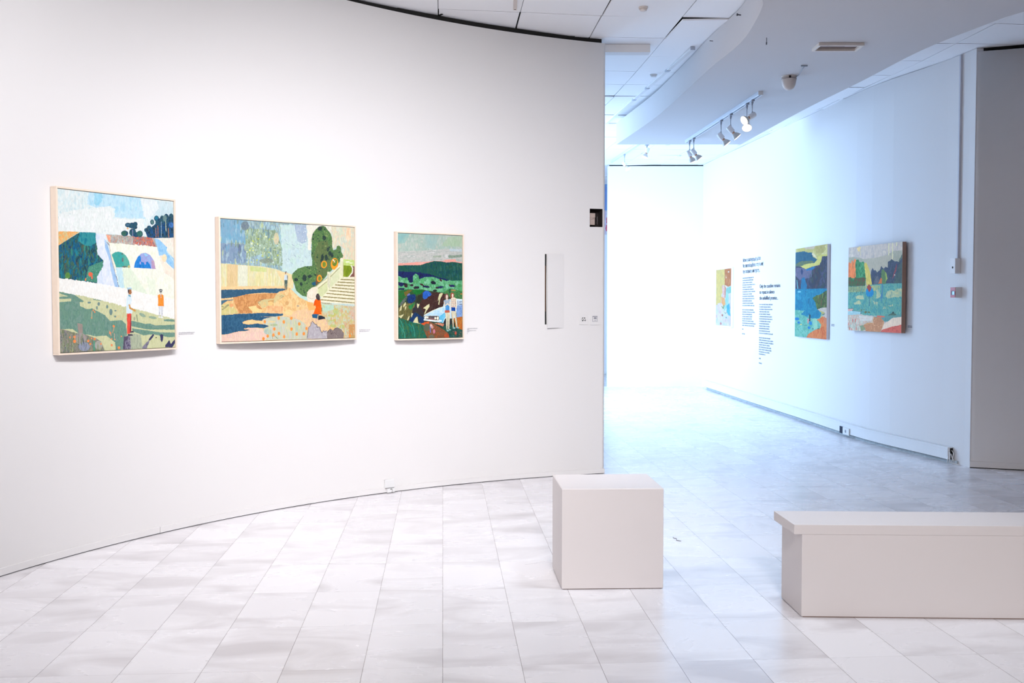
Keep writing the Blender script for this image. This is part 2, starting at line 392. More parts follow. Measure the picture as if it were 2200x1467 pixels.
class Paint:
    """colours on a grid; drawing happens in the coordinates in which the picture was studied"""
    def __init__(s, corners, nu, nv, base, jit=.5, seed=1):
        Hm = homography([(0, 0), (1, 0), (1, 1), (0, 1)], corners)
        u, v = np.meshgrid(np.linspace(0, 1, nu), np.linspace(0, 1, nv)); w = Hm[2, 0] * u + Hm[2, 1] * v + 1
        s.X = (Hm[0, 0] * u + Hm[0, 1] * v + Hm[0, 2]) / w; s.Y = (Hm[1, 0] * u + Hm[1, 1] * v + Hm[1, 2]) / w
        s.nu, s.nv = nu, nv; s.C = np.zeros((nv, nu, 3)); s.k = 0; s.seed = seed
        s.set(0, 0, 1); s.jit = jit
        s.dx = (fbm(s.X / 3.2, s.Y / 3.2, seed + 5, 2) - .5) * 2; s.dy = (fbm(s.X / 3.2, s.Y / 3.2, seed + 9, 2) - .5) * 2
        s._fill(np.ones((nv, nu), bool), base, 14, 14, .6)
    def set(s, ox, oy, sc): s.ox, s.oy, s.sc = ox, oy, sc; return s
    def _fill(s, m, cols, sx=6, sy=6, soft=.8, alpha=1):
        s.k += 1
        cols = [cols] if not isinstance(cols[0], (tuple, list)) else list(cols)
        cols = np.array(cols, float); n = len(cols); x = s.X[m]; y = s.Y[m]
        if not len(x): return
        t = np.clip((.55 * fbm(x / sx, y / sy, s.seed * 31 + s.k * 7) + .45 * fbm(x / (sx * .3), y / (sy * 1.1), s.k * 11 + 5) - .5) * 2.5 + .5, 0, .9999) * (n - 1)
        i = t.astype(int); f = t - i; f = np.clip((f - .5) / max(soft, .9) + .5, 0, 1)[:, None]
        c = cols[i] * (1 - f) + cols[np.minimum(i + 1, n - 1)] * f
        c = c * (1 + (fbm(x / 1.3, y / 5, s.k + 3, 2) - .5)[:, None] * .10)
        a = alpha if np.isscalar(alpha) else alpha[m][:, None]
        s.C[m] = s.C[m] * (1 - a) + c * a
    def _pts(s, P): return [(s.ox + x / s.sc, s.oy + y / s.sc) for x, y in P]
    def mask(s, P, jit=None):
        P = s._pts(P); j = s.jit if jit is None else jit
        X = s.X + s.dx * j; Y = s.Y + s.dy * j; m = np.zeros(X.shape, bool); n = len(P)
        for i in range(n):
            (x0, y0), (x1, y1) = P[i], P[(i + 1) % n]
            if y0 == y1: continue
            m ^= ((y0 > Y) != (y1 > Y)) & (X < (x1 - x0) * (Y - y0) / (y1 - y0) + x0)
        return m
    def poly(s, P, cols, sx=6, sy=6, jit=None, soft=.85, alpha=1): s._fill(s.mask(P, jit), cols, sx, sy, soft, alpha)
    def ell(s, cx, cy, rx, ry, cols, rot=0, sx=4, sy=4, jit=.4, alpha=1):
        cx, cy = s.ox + cx / s.sc, s.oy + cy / s.sc; rx /= s.sc; ry /= s.sc; c, q = math.cos(rot), math.sin(rot)
        X = s.X + s.dx * jit - cx; Y = s.Y + s.dy * jit - cy
        s._fill(((X * c + Y * q) / rx) ** 2 + ((-X * q + Y * c) / ry) ** 2 < 1, cols, sx, sy, .5, alpha)
    def line(s, P, w, col, jit=.3, alpha=1):
        P = s._pts(P); w = w / s.sc / 2; m = np.zeros(s.X.shape, bool); X = s.X + s.dx * jit; Y = s.Y + s.dy * jit
        for (x0, y0), (x1, y1) in zip(P, P[1:]):
            L2 = (x1 - x0) ** 2 + (y1 - y0) ** 2 + 1e-9; t = np.clip(((X - x0) * (x1 - x0) + (Y - y0) * (y1 - y0)) / L2, 0, 1)
            m |= (X - x0 - t * (x1 - x0)) ** 2 + (Y - y0 - t * (y1 - y0)) ** 2 < w * w
        s._fill(m, col, alpha=alpha)
    def dabs(s, P, n, rx, ry, cols, seed=0, rot=(0, 0), alpha=.85):
        """many loose brush dabs inside a region"""
        rng = np.random.RandomState(seed + s.seed * 100); m = s.mask(P); P = np.array(s._pts(P)); lo = P.min(0); hi = P.max(0)
        cols = [cols] if not isinstance(cols[0], (tuple, list)) else list(cols)
        ox, oy, sc = s.ox, s.oy, s.sc
        for _ in range(n):
            cx, cy = lo + (hi - lo) * rng.rand(2); k = .6 + rng.rand() * .8; c = cols[rng.randint(len(cols))]; r = rng.uniform(*rot)
            a, b = rx / sc * k, ry / sc * k; cc, q = math.cos(r), math.sin(r); X = s.X - cx + s.dx * .5; Y = s.Y - cy + s.dy * .5
            mm = (((X * cc + Y * q) / a) ** 2 + ((-X * q + Y * cc) / b) ** 2 < 1) & m
            s.C[mm] = s.C[mm] * (1 - alpha) + np.array(c, float) * alpha
    def canvas(s, w, h, depth, name, illum=(243, 240, 243), parent=None, M=None):
        """one mesh: painted front (local x right, z down from the top, at y=0) and folded canvas sides"""
        alb = lin(np.clip(s.C, 0, 255)) / lin(illum) * .70
        nu, nv = s.nu, s.nv
        gx, gz = np.meshgrid(np.linspace(0, w, nu), np.linspace(0, -h, nv))
        co = np.stack([gx, np.zeros_like(gx), gz], -1).reshape(-1, 3)
        idx = np.arange(nu * nv).reshape(nv, nu)
        q = np.stack([idx[:-1, :-1], idx[1:, :-1], idx[1:, 1:], idx[:-1, 1:]], -1).reshape(-1, 4)
        back = np.array([[0, depth, 0], [w, depth, 0], [w, depth, -h], [0, depth, -h]]); o = nu * nv
        c4 = [0, nu - 1, nu * nv - 1, nu * (nv - 1)]
        sides = [[c4[k], c4[(k + 1) % 4], o + (k + 1) % 4, o + k] for k in range(4)] + [[o, o + 1, o + 2, o + 3]]
        me = bpy.data.meshes.new(name); me.from_pydata(np.vstack([co, back]).tolist(), [], q.tolist() + sides)
        ca = me.color_attributes.new('paint', 'FLOAT_COLOR', 'POINT')
        col = np.ones((o + 4, 4), np.float32); col[:o, :3] = alb.reshape(-1, 3); col[o:, :3] = .8
        ca.data.foreach_set('color', col.ravel())
        me.materials.append(paint_material()); me.update()
        ob = bpy.data.objects.new(name, me); COL.objects.link(ob)
        if parent is not None: ob.parent = parent
        if M is not None: ob.matrix_local = M
        return ob
def paint_material():
    if 'oil_paint' in MATS: return MATS['oil_paint']
    m = bpy.data.materials.new('oil_paint'); m.use_nodes = True; nt = m.node_tree; b = nt.nodes['Principled BSDF']; L = nt.links.new
    a = nt.nodes.new('ShaderNodeAttribute'); a.attribute_name = 'paint'
    tc = nt.nodes.new('ShaderNodeTexCoord'); n = nt.nodes.new('ShaderNodeTexNoise'); n.inputs['Scale'].default_value = 160; n.inputs['Detail'].default_value = 4
    L(tc.outputs['Object'], n.inputs['Vector'])
    mr = nt.nodes.new('ShaderNodeMapRange'); mr.inputs['To Min'].default_value = .94; mr.inputs['To Max'].default_value = 1.05; L(n.outputs['Fac'], mr.inputs['Value'])
    mx = nt.nodes.new('ShaderNodeVectorMath'); mx.operation = 'SCALE'; L(a.outputs['Color'], mx.inputs[0]); L(mr.outputs[0], mx.inputs['Scale'])
    L(mx.outputs[0], b.inputs['Base Color']); b.inputs['Roughness'].default_value = .62; b.inputs['Specular IOR Level'].default_value = .15
    bp = nt.nodes.new('ShaderNodeBump'); bp.inputs['Strength'].default_value = .12; bp.inputs['Distance'].default_value = .002
    L(n.outputs['Fac'], bp.inputs['Height']); L(bp.outputs[0], b.inputs['Normal'])
    MATS['oil_paint'] = m; return m

# ---- painting A: bridge with two arches, two standing figures
def paint_bridge():
    s = Paint([(120, 401.8), (376.5, 433), (376.5, 748), (124, 757)], 450, 600, [(205, 226, 232), (232, 238, 238), (215, 232, 236), (236, 240, 240)], seed=1)
    A = lambda: s.set(110, 390, 7.336); B = lambda: s.set(110, 570, 7.336)
    A()
    s.poly([(590, 120), (1420, 230), (1480, 520), (1500, 580), (1000, 560), (1010, 420), (920, 370), (700, 400), (560, 340)], [(186, 222, 243), (200, 228, 244), (176, 218, 240)], 14, 14, 2)
    s.poly([(680, 150), (800, 180), (800, 300), (740, 370), (660, 340)], [(150, 210, 236), (175, 220, 240)], 6, 6, 2)
    s.poly([(420, 420), (900, 375), (960, 400), (1000, 520), (960, 580), (1460, 590), (1480, 700), (1440, 800), (1120, 840), (700, 800), (90, 780), (90, 480)], [(240, 242, 242), (232, 237, 236), (243, 243, 245)], 10, 10, 2)
    s.poly([(1420, 265), (1700, 305), (1720, 420), (1560, 600), (1480, 560)], [(236, 240, 243), (228, 236, 240)], 8, 8, 2)
    s.poly([(1700, 305), (1960, 330), (1960, 560), (1560, 600), (1720, 420)], [(200, 222, 230), (216, 230, 236)], 8, 8, 2)
    s.dabs([(100, 420), (700, 420), (900, 800), (100, 780)], 26, 16, 9, [(205, 222, 228), (222, 226, 214), (245, 245, 245)], 3, (-.6, .6), .5)
    s.poly([(80, 770), (430, 780), (300, 860), (80, 1000)], [(250, 190, 125), (205, 200, 155), (253, 170, 90), (235, 190, 140)], 4, 4)
    s.poly([(80, 1000), (240, 900), (430, 788), (690, 795), (690, 900), (715, 1060), (720, 1150), (810, 1240), (815, 1300), (760, 1400), (715, 1480), (705, 1602), (80, 1512)],
           [(22, 78, 125), (28, 122, 158), (50, 110, 115), (40, 78, 92), (74, 110, 84), (16, 92, 150), (32, 60, 84)], 6, 11, .4)
    s.dabs([(90, 1000), (240, 900), (690, 880), (810, 1280), (700, 1600), (90, 1512)], 150, 11, 46, [(20, 88, 142), (62, 122, 100), (30, 60, 80), (84, 112, 76), (34, 138, 160), (100, 90, 70), (60, 150, 130)], 1, (-.5, .7), .65)
    s.poly([(430, 788), (690, 795), (690, 960), (610, 1010), (520, 1000), (400, 930)], [(44, 138, 150), (58, 150, 156), (30, 120, 146)], 5, 9, 1)
    s.poly([(570, 1340), (640, 1310), (800, 1250), (810, 1310), (700, 1590), (520, 1560)], [(70, 140, 115), (95, 160, 135), (50, 120, 105), (130, 180, 160)], 2, 2)
    s.ell(600, 1460, 36, 34, (232, 110, 80)); s.ell(625, 1510, 14, 26, (232, 110, 80)); s.ell(520, 1540, 10, 24, (225, 140, 80)); s.ell(230, 1475, 40, 52, [(90, 140, 70), (110, 150, 80)])
    s.poly([(690, 805), (850, 825), (850, 950), (905, 1150), (1000, 1467), (1060, 1670), (990, 1655), (705, 1604), (715, 1480), (810, 1330), (815, 1240), (720, 1140), (700, 960)], [(216, 226, 245), (230, 234, 248), (238, 240, 248)], 8, 14, 2)
    s.poly([(830, 890), (870, 950), (935, 1180), (1010, 1440), (1058, 1668), (990, 1655), (930, 1400), (915, 1250), (840, 1040)], [(150, 188, 232), (176, 204, 238)], 4, 8)
    s.line([(870, 950), (912, 1010), (950, 1250), (1010, 1467), (1057, 1668)], 10, (120, 130, 160))
    s.line([(868, 945), (910, 985), (945, 1230), (1005, 1440)], 9, (200, 180, 160))
    s.poly([(855, 826), (1640, 880), (1695, 1040), (1480, 1012), (1000, 980), (905, 962)], [(160, 178, 165), (196, 200, 200), (205, 160, 140), (150, 168, 172), (210, 190, 170)], 3, 6)
    s.poly([(855, 830), (930, 845), (930, 960), (890, 930)], [(250, 190, 160), (240, 150, 120), (246, 214, 190)], 2, 2)
    s.poly([(1285, 862), (1600, 885), (1665, 1034), (1300, 1000)], [(186, 80, 76), (235, 112, 76), (150, 146, 152), (168, 70, 80)], 2.2, 3, .3)
    s.dabs([(900, 840), (1640, 880), (1680, 1030), (920, 960)], 70, 7, 20, [(180, 186, 206), (130, 150, 140), (235, 130, 90), (170, 140, 150), (200, 206, 210)], 5, (-.2, .2), .7)
    s.poly([(905, 964), (1480, 1010), (1712, 1045), (1720, 1200), (1960, 1400), (1960, 2190), (1750, 2150), (1060, 1672), (1000, 1400), (945, 1180)], [(243, 244, 224), (246, 245, 234), (240, 240, 222)], 14, 14, 2)
    s.poly([(1010, 1355), (1110, 1360), (1160, 1690), (1060, 1672)], [(190, 226, 240), (206, 230, 238)], 4, 12, 2)
    s.poly([(1115, 1365), (1250, 1360), (1340, 1500), (1520, 1780), (1150, 1690)], [(224, 236, 214), (234, 240, 222)], 8, 12, 2)
    s.poly([(1500, 1500), (1640, 1560), (1660, 1800), (1560, 1790)], [(234, 240, 220), (238, 242, 228)], 8, 12, 2)
    s.poly([(1635, 895), (1960, 893), (1960, 1440), (1850, 1300), (1720, 1200), (1712, 1045)], [(246, 226, 214), (240, 236, 226), (236, 232, 220)], 8, 8, 2)
    s.poly([(1715, 1190), (1850, 1320), (1960, 1430), (1960, 1560), (1800, 1450)], [(248, 228, 212), (243, 236, 222)], 6, 6, 2)
    s.poly([(1640, 895), (1720, 920), (1850, 1050), (1835, 1100), (1900, 1170), (1960, 1230), (1960, 1400), (1850, 1300), (1760, 1170), (1715, 1180), (1690, 1050)], [(140, 194, 240), (165, 208, 243), (128, 186, 236)], 5, 7)
    s.line([(1840, 1110), (1900, 1190), (1955, 1290)], 14, (190, 225, 245), 1); s.ell(1800, 1215, 40, 60, [(250, 220, 176), (246, 232, 204)])
    arch1 = [(1005, 1352), (975, 1240), (943, 1150), (1000, 1112), (1060, 1104), (1120, 1120), (1180, 1170), (1225, 1250), (1250, 1358)]
    s.poly(arch1, [(58, 160, 158), (66, 168, 164), (80, 170, 150)], 5, 5, .3)
    s.poly([(1120, 1125), (1180, 1170), (1225, 1250), (1250, 1358), (1150, 1355), (1130, 1250)], [(86, 172, 158), (96, 178, 162)], 5, 5, .3)
    s.ell(1125, 1235, 16, 34, (112, 118, 120)); s.ell(1118, 1140, 12, 14, (90, 120, 116)); s.ell(1150, 1345, 44, 12, (110, 120, 110)); s.ell(1225, 1345, 22, 24, (200, 190, 130)); s.line([(940, 1150), (1010, 1352)], 14, (246, 236, 208))
    arch2 = [(1305, 1362), (1322, 1280), (1370, 1185), (1430, 1138), (1500, 1128), (1570, 1165), (1630, 1250), (1660, 1388)]
    s.poly(arch2, [(152, 172, 228), (166, 162, 216), (150, 190, 236)], 5, 5, .4)
    s.poly([(1305, 1362), (1322, 1280), (1380, 1175), (1415, 1180), (1425, 1270), (1480, 1285), (1530, 1265), (1575, 1330), (1580, 1378)], [(30, 124, 208), (52, 140, 220), (20, 110, 196)], 4, 4)
    s.ell(1410, 1290, 14, 22, (160, 160, 220)); s.ell(1490, 1290, 16, 26, (160, 160, 220)); s.ell(1500, 1160, 34, 14, (150, 206, 240), .4); s.poly([(1590, 1250), (1630, 1250), (1660, 1388), (1600, 1380)], [(180, 150, 195), (205, 170, 180)], 3, 3)
    NV = [(30, 56, 98), (42, 92, 118), (58, 92, 100), (30, 48, 80)]
    for e in ((1215, 682, 46, 36), (1280, 690, 62, 46), (1335, 672, 36, 40), (1330, 720, 36, 30), (1160, 815, 58, 46), (1290, 800, 55, 62), (1350, 835, 70, 40), (1410, 825, 46, 52)):
        s.ell(*e, NV, sx=3, sy=3)
    s.ell(1400, 822, 44, 44, [(50, 100, 96), (70, 120, 110)]); s.ell(1150, 815, 40, 34, [(50, 92, 92), (62, 110, 90)]); s.ell(1210, 735, 18, 16, (240, 190, 140)); s.line([(1290, 760), (1290, 850)], 8, (150, 150, 190)); s.ell(1215, 680, 26, 20, (70, 110, 140))
    s.poly([(1500, 790), (1600, 720), (1680, 650), (1760, 620), (1960, 560), (1960, 893), (1640, 895), (1530, 880), (1510, 830)], [(28, 60, 100), (36, 86, 140), (50, 84, 100), (24, 44, 76)], 3, 5)
    for e in ((1520, 765, 42, 36), (1560, 725, 36, 30), (1610, 640, 32, 42), (1680, 582, 40, 46), (1770, 600, 36, 64), (1840, 590, 46, 80), (1920, 575, 40, 70), (1720, 640, 60, 60)):
        s.ell(*e, NV, sx=3, sy=3)
    s.ell(1612, 640, 22, 30, (90, 128, 128)); s.ell(1680, 575, 26, 30, (40, 120, 150)); s.ell(1815, 580, 30, 50, (110, 140, 140)); s.ell(1920, 690, 34, 44, (70, 120, 190))
    for x, y0, y1, c in ((1700, 700, 880, (180, 110, 70)), (1755, 640, 870, (150, 180, 200)), (1830, 620, 790, (200, 210, 180)), (1872, 740, 885, (200, 130, 80)), (1665, 740, 880, (190, 130, 100)), (1910, 620, 700, (60, 90, 120))):
        s.line([(x, y0), (x + 4, y1)], 9, c, .6)
    B()
    s.poly([(80, 188), (700, 278), (1200, 375), (1560, 470), (1970, 545), (1970, 880), (1600, 775), (1170, 662), (640, 522), (80, 405)], [(248, 246, 243), (246, 242, 238), (250, 248, 246)], 20, 12, 2)
    s.poly([(80, 404), (640, 520), (1170, 660), (1600, 772), (1970, 868), (1970, 1320), (80, 1390)], [(206, 207, 160), (212, 212, 170), (200, 202, 158)], 8, 8, 2)
    GR = [(112, 148, 132), (122, 158, 138), (96, 138, 126), (130, 160, 146), (118, 150, 140)]
    s.poly([(80, 575), (290, 560), (420, 575), (430, 640), (540, 690), (620, 680), (740, 740), (830, 790), (910, 880), (1100, 870), (1165, 930), (1185, 1110), (1130, 1150), (1120, 1330), (1000, 1340), (990, 1220), (850, 1110), (680, 1120), (540, 1090), (430, 1090), (300, 1000), (80, 1000)], GR, 5, 12, .6, 1.4)
    s.poly([(80, 408), (330, 450), (490, 560), (470, 580), (330, 560), (290, 560), (290, 480), (80, 430)], GR, 4, 3, .5, 1.4) if False else s._fill(s.mask([(80, 408), (330, 455), (490, 560), (470, 580), (340, 570), (290, 500), (80, 428)]), GR, 4, 3)
    s._fill(s.mask([(80, 490), (290, 480), (330, 520), (80, 522)]), GR, 4, 3); s._fill(s.mask([(290, 480), (420, 560), (420, 600), (330, 600), (280, 560)]), GR, 4, 3)
    s._fill(s.mask([(640, 530), (780, 552), (770, 560), (640, 545)]), GR, 4, 3)
    s._fill(s.mask([(1250, 880), (1480, 932), (1560, 930), (1640, 962), (1970, 950), (1970, 1030), (1500, 1022), (1255, 968)]), GR, 4, 4)
    s._fill(s.mask([(1255, 1000), (1500, 1035), (1720, 1070), (1970, 1080), (1970, 1145), (1850, 1150), (1700, 1118), (1600, 1100), (1450, 1115), (1280, 1050)]), GR, 4, 4)
    s._fill(s.mask([(1770, 868), (1900, 865), (1970, 885), (1970, 908), (1790, 895)]), GR, 4, 4)
    for e in ((925, 740, 26, 50), (865, 655, 16, 30), (1000, 720, 18, 12), (995, 812, 18, 16), (575, 585, 28, 16), (730, 610, 20, 30), (700, 670, 14, 30)): s.ell(*e, (116, 142, 140))
    s.ell(1435, 795, 58, 26, (150, 172, 152), .5); s.ell(1600, 835, 66, 20, (150, 172, 152), .2); s.line([(1340, 790), (1355, 890)], 16, (150, 160, 130)); s.ell(1305, 850, 16, 30, (170, 170, 140))
    s.dabs([(1000, 700), (1170, 700), (1170, 860), (1000, 860)], 14, 4, 24, [(226, 190, 140), (220, 200, 150)], 8, (-.2, .2), .8)
    s.poly([(80, 990), (180, 1010), (300, 1050), (430, 1080), (540, 1100), (680, 1150), (760, 1200), (820, 1345), (80, 1390)], [(104, 116, 86), (150, 140, 136), (122, 138, 100), (172, 152, 152), (96, 106, 112), (134, 150, 120)], 3, 9)
    s.poly([(380, 905), (465, 925), (470, 1060), (400, 1070)], [(150, 140, 136), (168, 150, 140)], 2, 8)
    s.ell(430, 1150, 90, 90, [(170, 150, 155), (160, 160, 150)], sx=2, sy=4); s.ell(490, 1280, 90, 70, [(140, 152, 186), (160, 160, 170), (128, 140, 170)], sx=2, sy=3); s.ell(720, 1260, 60, 70, [(165, 168, 150), (176, 170, 170)], sx=2, sy=4)
    s.dabs([(80, 1000), (540, 1100), (820, 1340), (80, 1385)], 60, 5, 60, [(90, 110, 70), (176, 172, 100), (80, 90, 100), (170, 180, 150), (126, 140, 90)], 2, (-.15, .15), .7)
    for x, y, r in ((335, 1125, 20), (335, 1195, 24), (555, 1190, 18), (610, 1150, 10), (660, 1160, 16), (590, 1240, 14), (760, 1240, 14), (935, 1262, 16), (1050, 1305, 20), (910, 1070, 16), (970, 965, 17), (935, 1165, 12), (985, 1175, 10), (1092, 1125, 10), (640, 710, 12), (615, 830, 9), (260, 1130, 10), (665, 735, 12)):
        s.ell(x, y, r, r * 1.2, [(246, 140, 70), (240, 150, 105)])
    s.line([(615, 720), (620, 830)], 8, (216, 190, 140)); s.line([(975, 975), (950, 1070)], 8, (226, 160, 120)); s.line([(980, 1080), (982, 1180)], 8, (226, 180, 150)); s.line([(900, 1040), (925, 1110)], 10, (236, 160, 120)); s.line([(650, 1200), (650, 1340)], 20, (90, 160, 130))
    s.poly([(1130, 1130), (1240, 1080), (1400, 1100), (1435, 1320), (1115, 1335)], [(165, 176, 152), (182, 188, 164), (150, 160, 140)], 3, 8)
    s.poly([(1130, 1130), (1230, 1115), (1245, 1330), (1115, 1335)], [(92, 84, 118), (160, 156, 166), (104, 96, 130), (84, 76, 100)], 2, 3, .3)
    s.poly([(1130, 1130), (1200, 1120), (1190, 1180), (1150, 1200), (1150, 1330), (1120, 1330)], [(96, 86, 112), (86, 78, 100)], 2, 3, .3)
    NB = (62, 62, 98)
    s.poly([(1535, 1170), (1600, 1095), (1622, 1112), (1600, 1150), (1545, 1200), (1525, 1230)], NB); s.poly([(1715, 1112), (1740, 1100), (1768, 1106), (1765, 1180), (1745, 1230), (1722, 1190)], NB)
    s.poly([(1795, 1275), (1830, 1240), (1862, 1192), (1890, 1255), (1955, 1180), (1965, 1230), (1910, 1310), (1795, 1305)], NB); s.poly([(1430, 1295), (1500, 1220), (1550, 1190), (1510, 1300), (1500, 1325), (1425, 1325)], [(116, 112, 142), (150, 146, 160), (90, 88, 120)], 2, 2)
    s.ell(1652, 1152, 14, 7, (90, 80, 60))
    # figure in white shirt and red trousers
    s.poly([(1187, 768), (1256, 766), (1252, 1040), (1232, 1052), (1226, 1085), (1185, 1088)], [(230, 78, 62), (236, 92, 76)], 3, 8, .4, ) if False else s._fill(s.mask([(1187, 768), (1256, 766), (1252, 1040), (1226, 1085), (1185, 1088)], .3), [(230, 74, 60), (238, 92, 76)], 3, 8)
    s._fill(s.mask([(1246, 800), (1257, 770), (1252, 1040), (1226, 1050), (1236, 950)], .3), (150, 54, 72)); s._fill(s.mask([(1230, 1050), (1280, 1042), (1298, 1066), (1235, 1072)], .3), (70, 62, 80)); s._fill(s.mask([(1195, 1090), (1270, 1095), (1280, 1116), (1200, 1118)], .3), (70, 62, 80))
    s._fill(s.mask([(1205, 468), (1246, 474), (1266, 560), (1240, 640), (1278, 720), (1268, 768), (1174, 765), (1176, 600), (1186, 500)], .3), [(214, 232, 245), (228, 240, 248)], 3, 6)
    s._fill(s.mask([(1205, 468), (1246, 474), (1250, 510), (1215, 492)], .3), (110, 168, 192)); s._fill(s.mask([(1212, 625), (1236, 622), (1245, 668), (1332, 718), (1320, 742), (1225, 692)], .3), [(205, 145, 82), (220, 170, 90)], 3, 3)
    s._fill(s.mask([(1204, 385), (1258, 385), (1268, 432), (1256, 462), (1215, 466)], .3), (172, 116, 76)); s._fill(s.mask([(1200, 385), (1228, 388), (1222, 450), (1205, 440)], .3), (84, 62, 62))
    s._fill(s.mask([(1190, 352), (1262, 346), (1266, 386), (1196, 388)], .3), (168, 200, 216)); s._fill(s.mask([(1205, 348), (1258, 340), (1262, 356), (1195, 362)], .3), (235, 243, 246))
    # figure in orange jacket
    s._fill(s.mask([(1700, 655), (1768, 658), (1756, 835), (1735, 840), (1735, 720), (1712, 812), (1700, 810)], .2), (232, 233, 238))
    for a, b in ((1706, 1712), (1742, 1742), (1765, 1752)): s.line([(a, 665), (b, 815)], 5, (150, 150, 170), .2)
    s.ell(1710, 828, 22, 8, (240, 240, 242)); s.ell(1752, 840, 20, 8, (240, 240, 242))
    s._fill(s.mask([(1690, 480), (1735, 462), (1780, 485), (1783, 660), (1688, 656)], .3), [(246, 138, 40), (240, 152, 62)], 3, 5); s.line([(1735, 470), (1738, 520)], 12, (225, 220, 225), .2); s.line([(1736, 485), (1738, 515)], 5, (80, 80, 110), .2)
    for y in (545, 575, 610): s.line([(1722, y), (1726, y)], 5, (250, 190, 110), 0); s.line([(1752, y), (1756, y)], 5, (250, 190, 110), 0)
    s._fill(s.mask([(1716, 415), (1756, 415), (1746, 468), (1730, 468)], .2), (200, 198, 196)); s._fill(s.mask([(1714, 415), (1760, 412), (1752, 440), (1720, 440)], .2), (90, 92, 92)); s._fill(s.mask([(1704, 398), (1735, 384), (1768, 400), (1760, 418), (1712, 420)], .2), (86, 90, 92)); s.line([(1712, 412), (1762, 410)], 6, (225, 225, 225), .1)
    return s

# ---- painting B: clipped tree, stairway, kneeling figure in an orange coat
def paint_garden():
    s = Paint([(469.9, 468), (763.4, 489.7), (763.8, 727), (471.6, 734.6)], 510, 450, [(205, 216, 205), (190, 212, 214)], seed=2)
    C = lambda: s.set(440, 440, 4.583); D = lambda: s.set(620, 480, 8.147); E = lambda: s.set(460, 600, 7.097)
    C()
    s.poly([(120, 110), (1060, 180), (1060, 640), (860, 700), (700, 630), (560, 605), (120, 580)], [(150, 186, 200), (178, 208, 212), (138, 164, 188), (168, 182, 160), (122, 156, 178), (182, 212, 214)], 6, 13, .6)
    s.poly([(140, 370), (400, 380), (390, 570), (140, 570)], [(128, 148, 176), (140, 162, 186), (110, 132, 160)], 6, 8); s.poly([(130, 130), (400, 150), (390, 370), (140, 370)], [(142, 170, 194), (120, 168, 196), (160, 186, 202)], 4, 12)
    s.poly([(380, 220), (700, 250), (750, 400), (765, 600), (600, 590), (560, 480), (400, 520)], [(150, 170, 132), (172, 194, 176), (130, 150, 122), (190, 210, 200)], 4, 8)
    s.dabs([(130, 130), (760, 180), (760, 620), (560, 600), (140, 570)], 150, 6, 26, [(130, 160, 190), (196, 216, 216), (120, 140, 110), (180, 206, 216), (100, 130, 150), (206, 214, 150), (110, 170, 200)], 1, (-.1, .1), .6)
    s.dabs([(360, 300), (720, 300), (760, 600), (380, 560)], 60, 5, 8, [(222, 226, 130), (236, 238, 200), (196, 206, 90), (215, 225, 225)], 2, (0, 3), .9)
    s.ell(385, 200, 40, 46, [(110, 120, 140), (130, 150, 150)], sx=3, sy=3); s.ell(700, 330, 26, 60, [(225, 215, 160), (235, 200, 170)], sx=3, sy=3, alpha=.7); s.ell(330, 430, 14, 50, (90, 100, 130), alpha=.6); s.ell(600, 550, 70, 26, [(120, 130, 110), (150, 160, 150)], sx=2, sy=2, alpha=.8)
    s.poly([(740, 190), (1050, 200), (1060, 640), (860, 700), (760, 640), (760, 480)], [(190, 214, 220), (200, 218, 220), (196, 222, 214)], 8, 10, 2)
    s.dabs([(770, 330), (1040, 360), (1040, 580), (800, 600)], 40, 14, 2.5, [(170, 190, 200), (160, 175, 190)], 4, (.3, .9), .7)
    D(); s.poly([(100, 15), (310, 25), (330, 315), (240, 355), (160, 310)], [(160, 178, 206), (172, 186, 206), (180, 196, 212)], 3, 6); s.dabs([(130, 30), (310, 30), (320, 310), (200, 330)], 14, 10, 6, [(232, 240, 240)], 3, (0, 1), .9)
    s.poly([(320, 15), (770, 40), (760, 200), (420, 200), (400, 480), (350, 480), (340, 320)], [(236, 228, 212), (240, 234, 222), (226, 222, 206)], 6, 10, 2)
    s.poly([(760, 40), (1180, 80), (1180, 660), (960, 640), (940, 400), (860, 400), (780, 470)], [(226, 224, 198), (216, 216, 186), (238, 208, 180), (204, 216, 202), (232, 224, 204)], 5, 12, .8)
    s.poly([(1030, 80), (1110, 90), (1110, 270), (1070, 310), (1020, 270)], [(244, 196, 160), (248, 210, 176), (250, 226, 200)], 3, 6, soft=1); s.ell(930, 140, 36, 70, [(214, 222, 196), (200, 216, 196)], alpha=.7); s.dabs([(780, 250), (1170, 250), (1170, 620), (960, 620), (940, 400), (780, 400)], 40, 8, 40, [(196, 214, 204), (224, 220, 190), (180, 200, 190), (236, 212, 184)], 6, (-.2, .2), .5)
    C()
    s.poly([(120, 570), (560, 605), (700, 635), (870, 690), (870, 840), (780, 822), (120, 835)], [(226, 206, 156), (214, 212, 156), (236, 218, 166), (222, 222, 192), (224, 204, 160), (206, 214, 160)], 5, 40, .4)
    s.poly([(205, 580), (310, 585), (305, 800), (200, 800)], [(228, 200, 156), (220, 190, 140)], 4, 30); s.poly([(312, 590), (410, 597), (410, 800), (318, 800)], [(222, 222, 200), (228, 226, 206)], 4, 30); s.poly([(430, 600), (600, 620), (600, 660), (440, 650)], [(206, 214, 150), (196, 208, 130)], 4, 6, alpha=.8)
    s.poly([(700, 650), (870, 690), (870, 840), (800, 830)], [(232, 214, 166), (236, 208, 160)], 5, 10)
    s.poly([(120, 800), (780, 800), (860, 830), (1000, 920), (1100, 960), (1200, 1000), (1490, 1010), (1490, 1340), (120, 1360)], [(236, 196, 136), (228, 178, 120), (240, 208, 152), (234, 190, 140)], 9, 9, .8)
    s.poly([(120, 800), (300, 805), (780, 800), (780, 830), (120, 835)], [(243, 198, 146), (240, 206, 156)], 8, 4)
    E()
